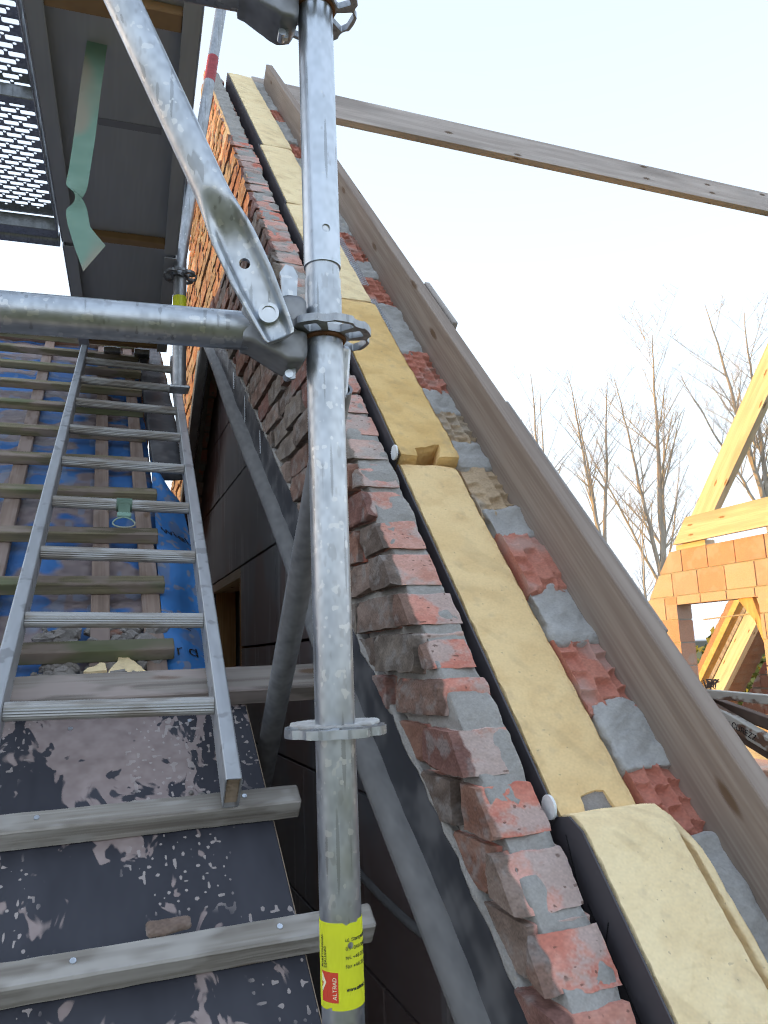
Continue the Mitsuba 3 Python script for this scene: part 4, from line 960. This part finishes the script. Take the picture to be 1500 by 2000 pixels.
# ------------------------------------------------------------------ bare trees and shrub
def tree(label, base, stems, seed, dens=1.0):
    """stems: list of (fork z, top xyz, radius); upright bare tree"""
    r = np.random.default_rng(seed); k_ = thing('bare_tree', label, 'tree', 'bare trees behind the house')
    bx_, by_, bz = base
    segs = []
    def limb(p, q, r0, r1, depth):
        n = max(4, int(np.linalg.norm(np.subtract(q, p))/.45)); d = np.subtract(q, p); ln = np.linalg.norm(d)
        pts_ = [np.array(p, float)]
        w = np.zeros(3)
        for i in range(1, n+1):
            w = w*.7 + r.normal(0, .020*ln/n*2.0, 3); pts_.append(np.array(p)+d*i/n+w*(1 if i < n else .6)*[1, 1, .3])
        pts_ = np.array(pts_); rr2 = np.linspace(r0, r1, n+1)
        segs.append(path_tube(pts_, rr2, 6 if r0 > .05 else (4 if r0 > .012 else 3), caps=False))
        if depth == 0: return
        nb = int({3: 19, 2: 11, 1: 5}[depth]*dens*min(1.4, max(.35, ln/({3: 7, 2: 3, 1: 1.3}[depth]))))
        for b in range(nb):
            f = r.uniform(.16, .97); i = min(int(f*n), n-1); o = pts_[i]+(pts_[i+1]-pts_[i])*(f*n-i)
            az = r.uniform(0, 2*math.pi); el = rad(r.uniform(38, 70)) if depth > 1 else rad(r.uniform(25, 75))
            l2 = ln*{3: .42, 2: .47, 1: .50}[depth]*r.uniform(.5, 1.15)*(1.08-.60*f)
            v = np.array([math.cos(az)*math.cos(el), math.sin(az)*math.cos(el), math.sin(el)])
            ra = max(.0052, (r0+(r1-r0)*f)*.42)
            limb(o, o+v*l2, ra, max(.0030, ra*.3), depth-1)
    fork = np.array([bx_, by_, bz])
    part(k_, 'trunk', path_tube([(bx_+.05, by_, -6.1), (bx_, by_, (bz-6)/2), fork+[0, 0, .1]], [.26, .21, .16], 10), 'bark', smooth=True)
    for (tx_, ty_, tz_, ra) in stems: limb(fork, (tx_, ty_, tz_), ra*.95, .010, 3)
    part(k_, 'crown', cat_(segs), 'bark')
tree('tallest bare tree standing free in the middle of the bright gap', (18.05, 20.9, 1.6), [(17.85, 19.9, 10.4, .13), (16.6, 20.6, 9.0, .10), (18.5, 20.4, 8.6, .07), (15.6, 21.5, 7.2, .06), (19.4, 20.8, 6.6, .05)], 5)
tree('slender bare tree directly right of the long rafter', (16.1, 21.4, 2.8), [(14.9, 20.9, 9.0, .09), (16.3, 20.6, 8.8, .08), (15.5, 21.4, 8.4, .07)], 8)
tree('bare tree behind the sunlit steep rafter at the right edge', (21.3, 19.2, 3.6), [(19.2, 18.8, 11.2, .12), (20.5, 18.4, 10.9, .11), (18.4, 19.4, 8.8, .07), (21.9, 18.6, 9.8, .08), (22.6, 18.6, 9.0, .06)], 13)
tree('short bare tree partly hidden by the long rafter', (14.2, 21.8, 3.0), [(13.7, 21.3, 9.1, .08), (14.1, 21.4, 8.4, .06), (13.4, 21.6, 7.6, .05)], 21, .8)
tree('low bare sapling with spreading twigs between the rafter and the tallest tree', (16.9, 20.6, 0.4), [(17.3, 20.9, 3.9, .045), (16.9, 20.3, 4.4, .045), (17.9, 20.6, 2.9, .03)], 34, .8)
ms = []
rs = np.random.default_rng(3)
for i in range(9000):
    a = rs.normal(0, 1, 3); a = unit(a)*rs.uniform(.55, 1.0)**.5
    c_ = np.array([11.6, 12.4, -2.95]) + a*np.array([3.4, 2.2, 2.75])*(1+.25*math.sin(a[0]*7)*math.cos(a[1]*5))
    l_ = trimesh.Trimesh([[0, 0, 0], [.11, .04, .02], [.0, .16, .03], [-.11, .04, -.01]], [[0, 1, 2], [0, 2, 3]], process=False)
    l_.apply_transform(trimesh.transformations.random_rotation_matrix(rs.random(3))); l_.apply_translation(c_); ms.append(l_)
sh = thing('shrub', 'rounded yellow green shrub seen low through the window opening', 'shrub')
part(sh, 'foliage', cat_(ms), 'leaf')
part(sh, 'stem', path_tube([(11.6, 12.4, -6.1), (11.6, 12.4, -3.0)], [.09, .05], 8), 'bark')
